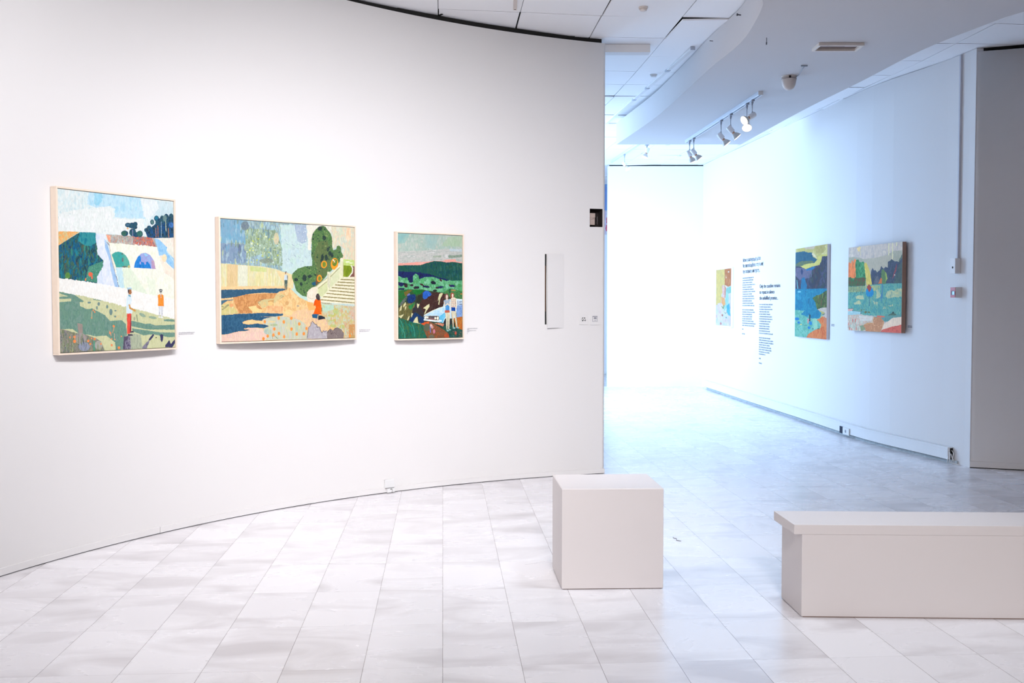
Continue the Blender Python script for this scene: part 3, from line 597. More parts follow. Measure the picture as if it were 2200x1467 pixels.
    s.poly([(1160, 145), (1230, 140), (1410, 260), (1430, 340), (1300, 280)], [(186, 216, 208), (196, 222, 210)], 4, 4)
    s.poly([(260, 262), (480, 228), (950, 212), (920, 285), (800, 325), (700, 335), (650, 385), (720, 450), (560, 480), (565, 518), (365, 518), (300, 400)], [(206, 146, 92), (192, 130, 80), (222, 162, 102), (214, 150, 100)], 6, 5)
    s.poly([(650, 345), (740, 308), (900, 295), (930, 240), (1000, 210), (1080, 250), (1000, 300), (870, 385), (800, 410), (740, 430), (720, 445)], [(206, 192, 140), (214, 196, 144), (226, 190, 130)], 6, 5)
    s.poly([(800, 330), (900, 310), (890, 400), (850, 390)], [(200, 156, 100), (214, 166, 104)], 4, 4); s.ell(850, 370, 40, 30, (238, 196, 130)); s.ell(1105, 365, 30, 30, (214, 166, 110))
    s.poly([(500, 420), (620, 398), (640, 440), (720, 470), (700, 512), (560, 492)], [(246, 204, 138), (250, 212, 150)], 4, 4); s.poly([(800, 400), (1040, 420), (1040, 520), (760, 510)], [(226, 160, 110), (234, 180, 130), (240, 196, 146)], 5, 5)
    s.poly([(60, 390), (230, 358), (345, 515), (60, 550)], [(216, 202, 140), (206, 194, 126), (222, 206, 160)], 5, 10); s.ell(235, 395, 30, 30, (238, 160, 110), alpha=.8)
    s.line([(85, 410), (130, 425), (180, 385), (195, 390), (150, 430), (110, 450), (90, 460)], 7, (70, 80, 90), .4)
    s.line([(650, 355), (690, 335), (700, 315), (730, 310), (740, 300)], 6, (110, 110, 100), .6); s.line([(650, 360), (680, 385), (690, 400)], 6, (120, 110, 90), .6); s.line([(990, 265), (1020, 250), (1050, 262), (1020, 280), (1000, 295)], 5, (130, 110, 90), .6)
    BL = [(58, 96, 124), (50, 88, 116), (66, 104, 130)]
    s.poly([(60, 156), (340, 152), (640, 150), (730, 138), (1060, 140), (1092, 165), (980, 185), (960, 212), (700, 205), (480, 226), (360, 255), (210, 280), (60, 288)], BL, 8, 4, .8)
    s.poly([(60, 322), (160, 308), (272, 303), (250, 318), (180, 325), (130, 350), (85, 388), (60, 385)], [(74, 112, 134), (66, 104, 128)], 4, 4)
    s.poly([(60, 550), (300, 530), (700, 514), (1040, 528), (1042, 552), (960, 570), (690, 572), (880, 580), (872, 602), (740, 605), (710, 632), (600, 628), (560, 614), (440, 636), (405, 655), (420, 680), (520, 692), (640, 674), (740, 690), (822, 716), (740, 750), (600, 736), (440, 748), (430, 760), (525, 770), (450, 792), (350, 795), (200, 832), (60, 848)], [(46, 88, 122), (58, 104, 134), (40, 80, 114), (54, 98, 126)], 8, 8, .8)
    s.poly([(420, 660), (460, 635), (560, 616), (640, 634), (720, 640), (730, 680), (640, 672), (520, 690), (440, 682)], [(244, 196, 140), (248, 206, 150)], 5, 4)
    s.poly([(60, 850), (200, 835), (350, 797), (450, 795), (530, 772), (440, 752), (600, 738), (720, 760), (800, 870), (770, 935), (60, 960)], [(236, 202, 176), (230, 190, 182), (240, 208, 186), (226, 196, 176)], 6, 9)
    s.poly([(720, 625), (740, 606), (940, 565), (1100, 575), (1300, 620), (1400, 700), (1430, 920), (760, 930), (800, 870), (730, 755), (830, 716), (735, 690)], [(202, 208, 184), (192, 198, 200), (216, 206, 166), (186, 202, 176), (208, 196, 190)], 3, 12, .6)
    s.ell(900, 700, 60, 18, (160, 180, 130), alpha=.7); s.ell(860, 650, 60, 14, (236, 206, 150), alpha=.8); s.ell(800, 800, 60, 44, [(180, 200, 190), (160, 180, 176)], sx=2, sy=2, alpha=.8)
    s.dabs([(760, 580), (1300, 600), (1420, 900), (800, 900)], 50, 5, 70, [(206, 214, 186), (190, 190, 206), (220, 210, 150), (170, 196, 160), (214, 190, 180)], 9, (-.06, .06), .6)
    s.poly([(1060, 560), (1280, 470), (1500, 440), (1560, 540), (1700, 625), (1745, 700), (1740, 790), (1420, 800), (1400, 700), (1300, 625), (1180, 580)], [(238, 198, 160), (232, 190, 150), (240, 206, 156), (228, 186, 160)], 8, 8, 1)
    s.ell(1130, 510, 60, 44, [(238, 208, 140), (244, 214, 160)], sx=4, sy=4); s.ell(1275, 408, 14, 12, (120, 120, 130)); s.ell(1275, 408, 8, 7, (214, 190, 150)); s.poly([(1400, 330), (1540, 400), (1540, 470), (1440, 480)], [(244, 184, 110), (240, 176, 110)], 4, 4, soft=1)
    s.poly([(1640, 375), (2180, 425), (2180, 910), (1990, 905), (1980, 780), (1860, 740), (1740, 705), (1700, 610), (1655, 550)], [(202, 208, 172), (190, 212, 188), (214, 192, 162), (206, 196, 120), (218, 168, 140), (200, 206, 186)], 4, 5, .6)
    s.poly([(1650, 385), (1830, 400), (1830, 470), (1700, 500), (1650, 480)], [(180, 216, 202), (196, 218, 190)], 3, 4); s.poly([(2080, 440), (2180, 430), (2180, 640), (2080, 600)], [(226, 160, 130), (206, 190, 170), (214, 180, 150)], 2, 3); s.poly([(2070, 700), (2180, 690), (2180, 905), (2060, 905)], [(196, 170, 110), (216, 140, 90), (170, 180, 110)], 2, 5)
    for e in ((1800, 560, 60, 20), (1860, 500, 46, 50), (1840, 635, 26, 22), (1960, 730, 40, 30), (1820, 720, 50, 24), (1780, 640, 40, 14)): s.ell(*e, [(206, 190, 100), (186, 200, 140)])
    s.dabs([(1660, 400), (2150, 440), (2150, 880), (1760, 690)], 50, 10, 22, [(220, 190, 150), (186, 212, 190), (214, 150, 120), (200, 200, 120), (206, 212, 206)], 7, (-.4, .4), .6)
    s.poly([(1405, 915), (1425, 800), (1440, 745), (1470, 720), (1500, 648), (1545, 690), (1580, 715), (1620, 745), (1640, 815), (1690, 790), (1730, 795), (1745, 915)], [(190, 182, 190), (178, 170, 178), (198, 192, 198)], 4, 6)
    s.poly([(1725, 915), (1725, 810), (1775, 762), (1820, 785), (1850, 752), (1890, 744), (1950, 780), (1985, 835), (1980, 915)], [(142, 126, 124), (130, 116, 116), (156, 142, 138)], 4, 6)
    s.line([(1415, 905), (1430, 790), (1440, 740), (1470, 712), (1485, 660), (1500, 648), (1545, 695), (1565, 690), (1570, 740), (1610, 735), (1625, 790), (1650, 825), (1665, 790), (1690, 810), (1720, 790)], 7, (84, 76, 84), .4)
    s.line([(1725, 830), (1775, 765), (1790, 850), (1830, 780), (1880, 745), (1950, 780), (1980, 830)], 6, (90, 76, 76), .4); s.line([(1790, 850), (1840, 820), (1890, 870)], 5, (96, 82, 80), .4)
    s.line([(870, 850), (880, 915)], 7, (100, 110, 90), .4); s.line([(900, 860), (960, 910)], 6, (110, 120, 100), .4)
    for x, y in ((975, 595), (1170, 600), (755, 650), (1055, 655), (1295, 685), (905, 762), (1172, 765), (1405, 757), (978, 832), (890, 855), (1058, 880), (1255, 840), (1365, 835), (735, 910), (800, 870), (2080, 870)): s.ell(x, y, 19, 27, [(247, 142, 56), (243, 158, 84)])
    D()
    TR = [(66, 106, 62), (88, 128, 70), (108, 144, 84), (56, 92, 68), (128, 150, 90), (76, 116, 70)]
    tree = [(425, 185), (455, 140), (500, 90), (560, 50), (610, 40), (655, 58), (690, 105), (750, 180), (778, 280), (772, 400), (795, 475), (850, 455), (858, 405), (895, 388), (930, 420), (935, 500), (972, 570), (955, 620), (900, 690), (760, 830), (680, 910), (600, 1010), (470, 1110), (400, 1200), (320, 1290), (240, 1270), (130, 1180), (100, 1080), (52, 940), (60, 880), (160, 790), (290, 752), (412, 745), (420, 650), (398, 550), (412, 400), (405, 280)]
    s.poly(tree, TR, 2.4, 3.4, .35)
    s.poly([(520, 320), (690, 300), (760, 600), (700, 850), (560, 1040), (480, 1080), (500, 800), (440, 600)], [(112, 122, 76), (96, 108, 70), (120, 132, 84)], 3, 12, .6, alpha=.75)
    s.dabs(tree, 230, 11, 15, [(44, 74, 62), (126, 156, 90), (60, 100, 62), (36, 62, 58), (104, 146, 78), (146, 168, 100)], 1, (0, 3), .7)
    s.poly([(500, 880), (560, 1000), (480, 1090), (480, 1000)], (116, 84, 60)); s.poly([(410, 1040), (480, 1020), (480, 1090), (420, 1080)], (40, 90, 120))
    for e in ((636, 255, 34, 40), (600, 600, 22, 56), (580, 650, 16, 40), (670, 600, 30, 50), (735, 530, 30, 44), (772, 565, 20, 40), (700, 460, 24, 36), (435, 272, 14, 20), (720, 420, 20, 20), (280, 960, 40, 60), (220, 1060, 26, 30), (370, 930, 40, 30), (130, 985, 36, 30), (560, 90, 40, 40)): s.ell(*e, [(40, 56, 58), (56, 76, 66)], sx=2, sy=2, jit=1.1)
    for cx, cy, rx, ry in ((627, 722, 52, 66), (815, 712, 66, 104), (545, 965, 44, 62)): s.ell(cx, cy, rx, ry, (250, 158, 44), .1)
    s.ell(630, 722, 33, 48, [(110, 130, 50), (130, 150, 60)], sx=2, sy=2); s.ell(820, 690, 42, 66, [(100, 124, 50), (120, 150, 60)], .3, sx=2, sy=2); s.ell(547, 968, 26, 42, [(110, 130, 50), (130, 140, 70)], sx=2, sy=2)
    s.line([(790, 640), (820, 680)], 16, (240, 236, 226), .2); s.line([(800, 700), (830, 650)], 10, (250, 158, 44), .2)
    s.poly([(970, 630), (1180, 650), (1180, 755), (970, 745)], [(192, 212, 112), (206, 222, 150)], 4, 4); s.ell(1050, 680, 40, 12, (236, 240, 210)); s.ell(1110, 700, 30, 10, (236, 240, 210))
    s.poly([(970, 740), (1125, 745), (1140, 860), (1060, 950), (970, 945)], [(134, 152, 36), (110, 132, 28), (166, 176, 60)], 3, 12); s.poly([(1135, 755), (1180, 755), (1180, 945), (1075, 945), (1145, 850)], (132, 86, 76)); s.line([(1110, 745), (1140, 790), (1130, 870), (1070, 945)], 20, (238, 232, 214), .3)
    s.poly([(960, 940), (1180, 945), (1180, 1425), (560, 1390), (555, 1330), (600, 1280), (720, 1160), (910, 985)], [(240, 232, 208), (236, 228, 200)], 6, 6, jit=.4)
    for (x0, y0), (x1, y1) in (((915, 985), (1180, 1000)), ((865, 1033), (1180, 1050)), ((830, 1083), (1180, 1106)), ((770, 1130), (1180, 1166)), ((720, 1180), (1180, 1221)), ((670, 1228), (1180, 1281)), ((605, 1288), (1180, 1336)), ((560, 1340), (1180, 1402))): s.line([(x0, y0), (x1, y1)], 16, (140, 126, 66), .4)
    s.line([(560, 1398), (760, 1412)], 10, (150, 140, 80), .4)
    s.poly([(480, 1112), (690, 962), (682, 850), (722, 848), (738, 890), (912, 722), (912, 665), (972, 665), (972, 960), (915, 990), (720, 1175), (590, 1310), (500, 1250)], [(234, 230, 198), (228, 224, 190)], 5, 5, jit=.3)
    s.poly([(745, 955), (905, 800), (905, 965), (742, 1130)], [(216, 220, 178), (222, 222, 186)], 5, 5, jit=.2); s.poly([(520, 1150), (680, 1035), (690, 1180), (590, 1290), (520, 1240)], [(216, 218, 172), (206, 212, 160)], 5, 5, jit=.2)
    s.line([(748, 935), (908, 778)], 14, (158, 156, 112), .2); s.line([(525, 1140), (675, 1026)], 13, (166, 160, 116), .2); s.line([(704, 890), (718, 1140)], 9, (176, 170, 160), .3); s.line([(738, 890), (738, 1110)], 8, (200, 196, 160), .2); s.line([(686, 880), (690, 1120)], 6, (196, 190, 156), .2); s.line([(968, 680), (968, 960)], 8, (196, 186, 150), .2); s.line([(480, 1108), (690, 955)], 8, (176, 160, 110), .2)
    s.ell(943, 640, 29, 33, (238, 230, 206), .1)
    s.poly([(325, 1210), (360, 1165), (410, 1130), (480, 1108), (505, 1130), (485, 1330), (455, 1395), (335, 1375), (318, 1290)], [(240, 228, 210), (234, 222, 200)], 5, 5, jit=.4); s.line([(330, 1230), (345, 1300), (400, 1330), (450, 1310)], 7, (196, 180, 160), .4)
    E()
    s._fill(s.mask([(1490, 545), (1520, 530), (1600, 540), (1575, 605), (1500, 592)], .2), [(30, 88, 130), (44, 100, 140)]); s._fill(s.mask([(1578, 558), (1640, 560), (1690, 584), (1698, 608), (1590, 628)], .2), (40, 48, 64)); s.line([(1585, 560), (1580, 615)], 10, (214, 190, 150), .1)
    s._fill(s.mask([(1550, 308), (1626, 314), (1642, 460), (1642, 542), (1512, 536), (1550, 440), (1546, 408), (1518, 405), (1530, 340)], .25), [(240, 98, 14), (234, 90, 10), (244, 116, 30)], 4, 6); s._fill(s.mask([(1545, 400), (1518, 405), (1530, 340), (1552, 310), (1560, 370)], .2), (232, 84, 10))
    s._fill(s.mask([(1553, 262), (1570, 225), (1596, 221), (1616, 260), (1620, 322), (1592, 327), (1560, 302)], .25), [(64, 54, 56), (82, 72, 70)]); s._fill(s.mask([(1640, 440), (1652, 440), (1650, 500), (1640, 500)], .1), (110, 120, 90)); s.line([(1608, 490), (1606, 540)], 5, (190, 70, 10), .1)
    C()
    s._fill(s.mask([(780, 736), (812, 738), (808, 800), (804, 838), (795, 838), (795, 770), (790, 834), (782, 832)], .2), (80, 100, 96)); s._fill(s.mask([(780, 690), (808, 688), (814, 740), (776, 742)], .2), (206, 218, 228)); s._fill(s.mask([(806, 690), (814, 700), (814, 740), (808, 740)], .1), (96, 100, 104)); s.ell(795, 668, 9, 13, (110, 86, 76), .1); s.ell(800, 672, 5, 9, (220, 190, 170), .1)
    return s

# ---- painting C: two women in front of a pale blue car, hills behind
def paint_car():
    s = Paint([(850.6, 499.3), (994.4, 505.4), (994.4, 725.7), (854.8, 728.5)], 330, 495, [(168, 186, 174), (182, 192, 186), (160, 182, 172), (190, 192, 184)], seed=3)
    G = lambda: s.set(830, 480, 5.433); K = lambda: s.set(846, 600, 10.864)
    G()
    s.poly([(100, 95), (260, 110), (200, 220), (100, 230)], [(134, 178, 180), (156, 186, 178)], 8, 8, 2); s.poly([(440, 120), (600, 130), (560, 300), (440, 280)], [(152, 182, 180), (166, 186, 180)], 8, 10, 2); s.poly([(720, 150), (900, 140), (900, 270), (640, 260)], [(164, 188, 160), (176, 192, 172)], 8, 8, 2)
    s.poly([(100, 330), (900, 290), (900, 440), (540, 450), (100, 475)], [(178, 184, 178), (196, 192, 190), (170, 176, 172), (206, 204, 204)], 20, 3, 1)
    s.poly([(720, 375), (890, 365), (890, 392), (730, 405)], [(118, 140, 124), (150, 164, 150)], 8, 2); s.poly([(540, 380), (640, 370), (640, 395), (540, 400)], [(140, 158, 140), (164, 174, 160)], 8, 2); s.poly([(740, 290), (890, 300), (890, 330), (740, 320)], [(180, 196, 206), (190, 200, 206)], 8, 3)
    s.poly([(100, 470), (350, 454), (450, 452), (540, 440), (640, 440), (700, 424), (810, 420), (820, 446), (890, 450), (890, 470), (100, 500)], [(238, 150, 136), (230, 160, 150), (226, 170, 160)], 8, 3)
    s.poly([(110, 494), (250, 490), (390, 488), (470, 462), (560, 440), (640, 446), (700, 458), (780, 452), (900, 468), (900, 690), (110, 690)], [(22, 78, 76), (32, 88, 62), (16, 66, 82), (48, 98, 76), (24, 70, 60)], 4, 8, .5)
    s.dabs([(560, 450), (890, 470), (890, 660), (600, 600)], 40, 6, 26, [(40, 100, 100), (16, 60, 80), (60, 110, 90)], 2, (-.2, .2), .6)
    s.poly([(110, 610), (300, 590), (520, 620), (700, 675), (900, 672), (900, 830), (110, 800)], [(92, 172, 122), (72, 152, 92), (122, 186, 150), (60, 132, 82), (100, 180, 140)], 5, 6, .6)
    s.dabs([(120, 620), (880, 680), (880, 800), (120, 790)], 70, 16, 22, [(130, 196, 160), (60, 130, 70), (90, 176, 130), (70, 150, 90), (150, 204, 180)], 3, (-.6, .6), .55)
    s.poly([(110, 560), (250, 568), (340, 570), (480, 592), (600, 630), (740, 664), (700, 678), (560, 634), (500, 624), (440, 632), (380, 660), (370, 620), (330, 590), (300, 620), (300, 690), (260, 700), (230, 640), (180, 640), (110, 610)], [(20, 32, 82), (28, 40, 96), (22, 26, 60)], 4, 4, jit=1.4)
    s.poly([(120, 690), (180, 700), (240, 710), (220, 750), (200, 748), (190, 720), (130, 720)], (30, 26, 44), jit=1)
    K()
    for cx, cy, rx, ry, r, c in ((400, 150, 46, 24, 0, (44, 30, 44)), (510, 205, 76, 34, -.1, (36, 34, 46)), (640, 140, 60, 22, .5, (58, 32, 36)), (750, 185, 84, 26, .1, (30, 30, 72)), (1075, 200, 100, 26, -.15, (30, 34, 84)), (920, 90, 60, 40, .3, (28, 30, 50)), (1090, 30, 40, 20, .7, (70, 40, 40)), (1370, 165, 66, 30, .1, (34, 36, 86)), (955, 278, 54, 28, 0, (34, 40, 40)), (140, 130, 60, 50, 0, (28, 34, 80)), (260, 170, 40, 40, 0, (50, 34, 40)), (150, 240, 80, 26, 0, (26, 30, 70)), (1000, 212, 40, 12, 0, (60, 30, 34)), (370, 60, 46, 40, 0, (26, 34, 70)), (1310, 150, 14, 30, 0, (90, 50, 50))):
        s.ell(cx, cy, rx, ry, c, r, jit=1)
    s.poly([(70, 280), (300, 250), (620, 250), (800, 280), (1140, 330), (1300, 280), (1620, 310), (1620, 1420), (70, 1420)], [(52, 62, 42), (62, 72, 46), (42, 56, 50), (56, 52, 40)], 4, 6)
    s.poly([(1140, 330), (1280, 250), (1330, 230), (1620, 300), (1620, 490), (1400, 480)], [(56, 116, 62), (80, 140, 76), (40, 96, 66), (120, 140, 80)], 3, 3); s.ell(1400, 272, 60, 16, (160, 130, 80)); s.poly([(1560, 350), (1620, 345), (1620, 370), (1570, 372)], (210, 110, 60)); s.poly([(1290, 240), (1330, 230), (1330, 340), (1290, 340)], (36, 88, 60))
    s.poly([(70, 270), (340, 262), (560, 250), (700, 270), (620, 360), (450, 420), (300, 500), (90, 640)], [(40, 96, 48), (26, 112, 52), (58, 84, 44), (34, 76, 46)], 3, 3)
    s.poly([(210, 320), (300, 270), (410, 262), (300, 380), (240, 410)], [(120, 96, 40), (96, 90, 44)], 3, 3); s.poly([(430, 290), (560, 255), (690, 270), (600, 350), (470, 370)], [(20, 100, 44), (30, 120, 50)], 3, 3)
    s.poly([(860, 330), (1000, 320), (1150, 330), (1185, 380), (1185, 470), (1160, 650), (900, 760), (700, 870), (620, 900), (500, 720), (560, 600), (640, 480), (760, 450)], [(62, 36, 36), (74, 46, 40), (50, 30, 32), (82, 58, 50)], 3, 4)
    s.dabs([(700, 480), (1150, 350), (1150, 640), (720, 850)], 40, 30, 8, [(96, 60, 52), (44, 26, 30), (80, 70, 60)], 4, (-.9, -.3), .5)
    s.poly([(665, 330), (720, 282), (800, 286), (872, 352), (862, 390), (800, 420), (760, 462), (690, 482), (665, 425)], [(42, 98, 194), (34, 84, 170), (60, 116, 210)], 3, 3)
    s.poly([(560, 380), (660, 380), (670, 470), (600, 560), (500, 560)], [(40, 44, 36), (50, 56, 40)], 3, 3)
    s.poly([(290, 400), (340, 380), (480, 362), (500, 470), (420, 570), (340, 585), (282, 520)], [(14, 32, 84), (24, 60, 122), (20, 40, 60)], 3, 3); s.ell(325, 375, 40, 22, (110, 110, 170), -.6); s.poly([(100, 620), (200, 480), (290, 400), (290, 460), (150, 640)], [(100, 110, 110), (70, 80, 70)], 2, 3)
    s.poly([(85, 700), (200, 580), (340, 580), (480, 560), (470, 700), (400, 850), (330, 985), (90, 900)], [(104, 98, 56), (118, 110, 66), (86, 84, 46), (96, 100, 70)], 3, 6)
    s.poly([(320, 640), (400, 600), (490, 550), (440, 650), (390, 730), (340, 700)], [(48, 132, 72), (36, 110, 60)], 3, 3)
    s.poly([(430, 700), (560, 590), (660, 720), (700, 860), (600, 880), (540, 760), (400, 900)], [(48, 40, 40), (60, 50, 50), (36, 44, 60)], 3, 4)
    s.poly([(370, 930), (480, 780), (560, 830), (640, 880), (700, 900), (710, 1010), (600, 1060), (560, 900), (430, 1020), (350, 1000)], [(20, 46, 88), (28, 60, 108), (26, 36, 60)], 3, 4)
    CR = [(216, 210, 166), (206, 200, 156)]
    for P in ([(240, 550), (262, 556), (255, 620), (212, 676), (198, 640)], [(140, 640), (166, 630), (158, 735), (108, 762)], [(255, 650), (274, 645), (266, 700), (238, 750), (240, 690)], [(525, 575), (560, 600), (592, 590), (580, 630), (552, 695), (530, 650)], [(675, 695), (750, 630), (826, 588), (822, 660), (770, 740), (720, 822), (704, 812), (740, 720), (715, 700)], [(1060, 362), (1100, 338), (1150, 340), (1110, 420), (1085, 470), (1056, 610), (1034, 604), (1062, 470), (1022, 522)], [(90, 870), (150, 860), (218, 826), (190, 880), (148, 925)], [(435, 1025), (490, 920), (545, 884), (552, 980), (575, 1040), (612, 1030), (600, 1058), (520, 1058)], [(295, 965), (330, 880), (352, 870), (345, 930), (322, 975)], [(390, 860), (410, 800), (436, 820), (400, 910)]): s.poly(P, CR, 4, 4, jit=.5)
    s.poly([(90, 905), (250, 960), (440, 1020), (700, 1070), (760, 1300), (740, 1420), (90, 1420)], [(30, 92, 82), (46, 92, 56), (20, 112, 104), (60, 84, 52), (34, 76, 60)], 3, 7)
    for P in ([(130, 960), (190, 1080), (215, 1180), (205, 1270)], [(230, 1030), (310, 1120), (330, 1250)], [(340, 1060), (400, 1150), (410, 1240)], [(110, 1080), (170, 1160), (190, 1300)], [(150, 1130), (240, 1260), (250, 1380)], [(420, 1080), (470, 1200), (480, 1340)], [(560, 1100), (600, 1250), (590, 1370)]): s.line(P, 22, [(24, 130, 120), (60, 150, 130), (70, 110, 60), (20, 80, 90)][len(P[0]) % 2 + (P[0][0] // 100) % 3], 1, .8)
    s.dabs([(110, 1000), (700, 1090), (720, 1400), (110, 1390)], 60, 6, 50, [(70, 110, 60), (24, 70, 80), (90, 110, 60), (40, 120, 90)], 8, (-.5, .1), .6)
    s.poly([(700, 1010), (850, 1000), (1000, 1090), (1180, 1200), (1320, 1300), (1300, 1420), (800, 1420), (700, 1210)], [(120, 72, 46), (172, 88, 46), (92, 82, 66), (150, 66, 36), (84, 96, 60)], 3, 3)
    s.poly([(615, 1056), (700, 1030), (822, 998), (812, 1060), (730, 1085), (712, 1112), (690, 1082)], [(224, 96, 46), (206, 76, 34)], 3, 3); s.ell(770, 1135, 80, 84, [(98, 92, 78), (84, 96, 76)], sx=3, sy=3); s.ell(880, 1350, 70, 40, [(110, 110, 90), (96, 90, 80)], sx=2, sy=2); s.ell(1240, 1330, 60, 46, [(184, 82, 46), (160, 70, 40)], sx=2, sy=2); s.line([(845, 1120), (860, 1250)], 20, (90, 120, 180), .4); s.ell(880, 1110, 34, 60, (200, 150, 150), -.5); s.ell(940, 1230, 26, 50, (196, 120, 140)); s.ell(870, 1090, 14, 24, (226, 196, 176))
    s.poly([(840, 1000), (1060, 1100), (1130, 1120), (1160, 1160), (1000, 1090)], [(26, 70, 66), (40, 60, 50)], 3, 3)
    s.poly([(1100, 1060), (1180, 1000), (1420, 1100), (1620, 1150), (1620, 1420), (1320, 1420), (1280, 1280), (1160, 1180)], [(36, 84, 78), (26, 62, 62), (44, 96, 80), (50, 70, 50)], 3, 4)
    s.poly([(1400, 920), (1480, 900), (1620, 880), (1620, 1200), (1540, 1170), (1460, 1150)], [(192, 112, 46), (172, 80, 36), (206, 136, 56), (120, 80, 40)], 2, 3)
    s.ell(1455, 1270, 26, 40, (190, 80, 60)); s.dabs([(1330, 1200), (1600, 1200), (1600, 1390), (1330, 1390)], 26, 16, 12, [(60, 110, 120), (100, 80, 60), (30, 90, 90), (120, 90, 80)], 9, (-.6, .6), .7)
    s.ell(1260, 1010, 95, 105, (32, 32, 42), jit=.4)
    s.poly([(940, 1050), (1060, 1030), (1180, 1060), (1150, 1120), (1060, 1080)], [(216, 206, 170), (190, 80, 60), (226, 216, 186)], 3, 3)
    s.poly([(698, 856), (800, 800), (900, 745), (1050, 680), (1150, 655), (1175, 560), (1165, 520), (1200, 495), (1440, 470), (1620, 490), (1620, 880), (1480, 905), (1380, 930), (1200, 930), (1160, 1034), (1080, 1022), (700, 975)], [(190, 218, 236), (200, 224, 240), (178, 210, 232)], 5, 5, jit=.3)
    s.poly([(720, 850), (900, 760), (1150, 668), (1190, 700), (1180, 790), (1060, 880)], [(166, 206, 236), (186, 216, 238), (206, 224, 226)], 6, 4, jit=.3); s.line([(705, 850), (900, 750), (1150, 662)], 14, (232, 228, 200), .2)
    s.poly([(1060, 880), (1180, 800), (1300, 800), (1180, 930), (1150, 1024), (1070, 1022)], [(92, 180, 222), (112, 192, 228)], 4, 4, jit=.3)
    s.poly([(1470, 640), (1620, 600), (1620, 885), (1480, 905)], [(112, 152, 212), (136, 166, 214), (96, 130, 196)], 3, 3, jit=.3); s.poly([(1480, 515), (1600, 520), (1600, 620), (1500, 630)], [(176, 200, 226), (200, 214, 230)], 3, 3, jit=.2); s.line([(1540, 545), (1600, 540)], 12, (40, 46, 70), .2); s.line([(1540, 602), (1600, 600)], 14, (40, 46, 70), .2); s.line([(1505, 520), (1505, 630)], 8, (120, 100, 90), .2); s.line([(1440, 474), (1610, 490)], 16, (236, 240, 243), .2)
    s._fill(s.mask([(705, 868), (1045, 872), (1068, 920), (1050, 978), (720, 945)], .2), (84, 66, 60)); s._fill(s.mask([(722, 884), (1040, 890), (1050, 920), (1040, 960), (735, 932)], .2), [(70, 66, 74), (110, 100, 104)], 2, 6); s._fill(s.mask([(800, 925), (960, 940), (960, 962), (820, 950)], .2), (150, 100, 96))
    for e in ((742, 905, 25, 36), (788, 905, 18, 27), (970, 924, 20, 28), (1026, 924, 25, 39)): s.ell(*e, (240, 236, 220), .05)
    s.line([(700, 962), (900, 985), (1112, 985)], 26, (240, 243, 243), .2)
    LG = [(226, 214, 188), (206, 200, 172), (216, 196, 170)]
    s._fill(s.mask([(1200, 785), (1312, 785), (1318, 900), (1312, 980), (1300, 1170), (1335, 1200), (1296, 1210), (1275, 1170), (1272, 1000), (1262, 960), (1255, 1190), (1292, 1222), (1245, 1226), (1222, 1080), (1222, 960)], .25), LG, 3, 8)
    s._fill(s.mask([(1345, 745), (1462, 745), (1475, 900), (1495, 1125), (1532, 1155), (1480, 1160), (1440, 960), (1420, 830), (1402, 960), (1405, 1130), (1446, 1170), (1385, 1165), (1370, 930)], .25), LG, 3, 8)
    s.line([(1262, 830), (1262, 1100)], 8, (130, 150, 130), .2); s.line([(1460, 760), (1500, 1110)], 8, (70, 60, 60), .2); s.line([(1350, 800), (1380, 1080)], 8, (110, 90, 90), .2)
    for e in ((1265, 1212, 30, 14), (1310, 1192, 28, 14), (1415, 1150, 34, 20), (1500, 1142, 32, 18)): s.ell(*e, (128, 178, 178), .1)
    s._fill(s.mask([(1185, 500), (1220, 485), (1300, 480), (1325, 520), (1322, 640), (1300, 650), (1302, 745), (1212, 745), (1210, 650), (1178, 640), (1172, 560)], .3), [(96, 160, 205), (150, 170, 190), (180, 170, 190), (110, 180, 170)], 2, 2); s._fill(s.mask([(1210, 640), (1260, 610), (1305, 645), (1302, 745), (1212, 745)], .2), [(60, 136, 206), (84, 150, 210)], 3, 3)
    s.line([(1178, 560), (1190, 640), (1255, 590)], 20, (232, 212, 186), .2); s.line([(1318, 540), (1312, 640), (1262, 590)], 20, (232, 212, 186), .2)
    s._fill(s.mask([(1198, 738), (1304, 738), (1314, 792), (1192, 796)], .2), (192, 96, 72)); s.ell(1236, 415, 50, 68, [(132, 82, 74), (110, 66, 64)], jit=.4); s.ell(1242, 420, 24, 44, (232, 214, 196), jit=.2); s._fill(s.mask([(1228, 455), (1258, 455), (1268, 500), (1222, 500)], .1), (226, 206, 186))
    s.ell(1370, 400, 46, 76, [(166, 86, 66), (140, 70, 60)], jit=.4); s.ell(1380, 396, 20, 42, (228, 210, 196), jit=.2)
    s._fill(s.mask([(1336, 470), (1370, 440), (1420, 440), (1470, 465), (1480, 660), (1462, 740), (1448, 680), (1350, 668), (1340, 740), (1330, 690)], .2), [(236, 222, 200), (228, 208, 186)], 3, 5)
    for y in range(480, 650, 24): s.line([(1352, y), (1440, y + 6)], 6, [(110, 120, 140), (200, 110, 80)][y // 24 % 2], .2)
    s.line([(1346, 480), (1346, 650)], 6, (90, 100, 120), .2); s.line([(1445, 480), (1450, 660)], 6, (110, 80, 70), .2); s._fill(s.mask([(1346, 664), (1446, 674), (1442, 764), (1350, 752)], .2), [(20, 72, 164), (16, 60, 140)])
    return s

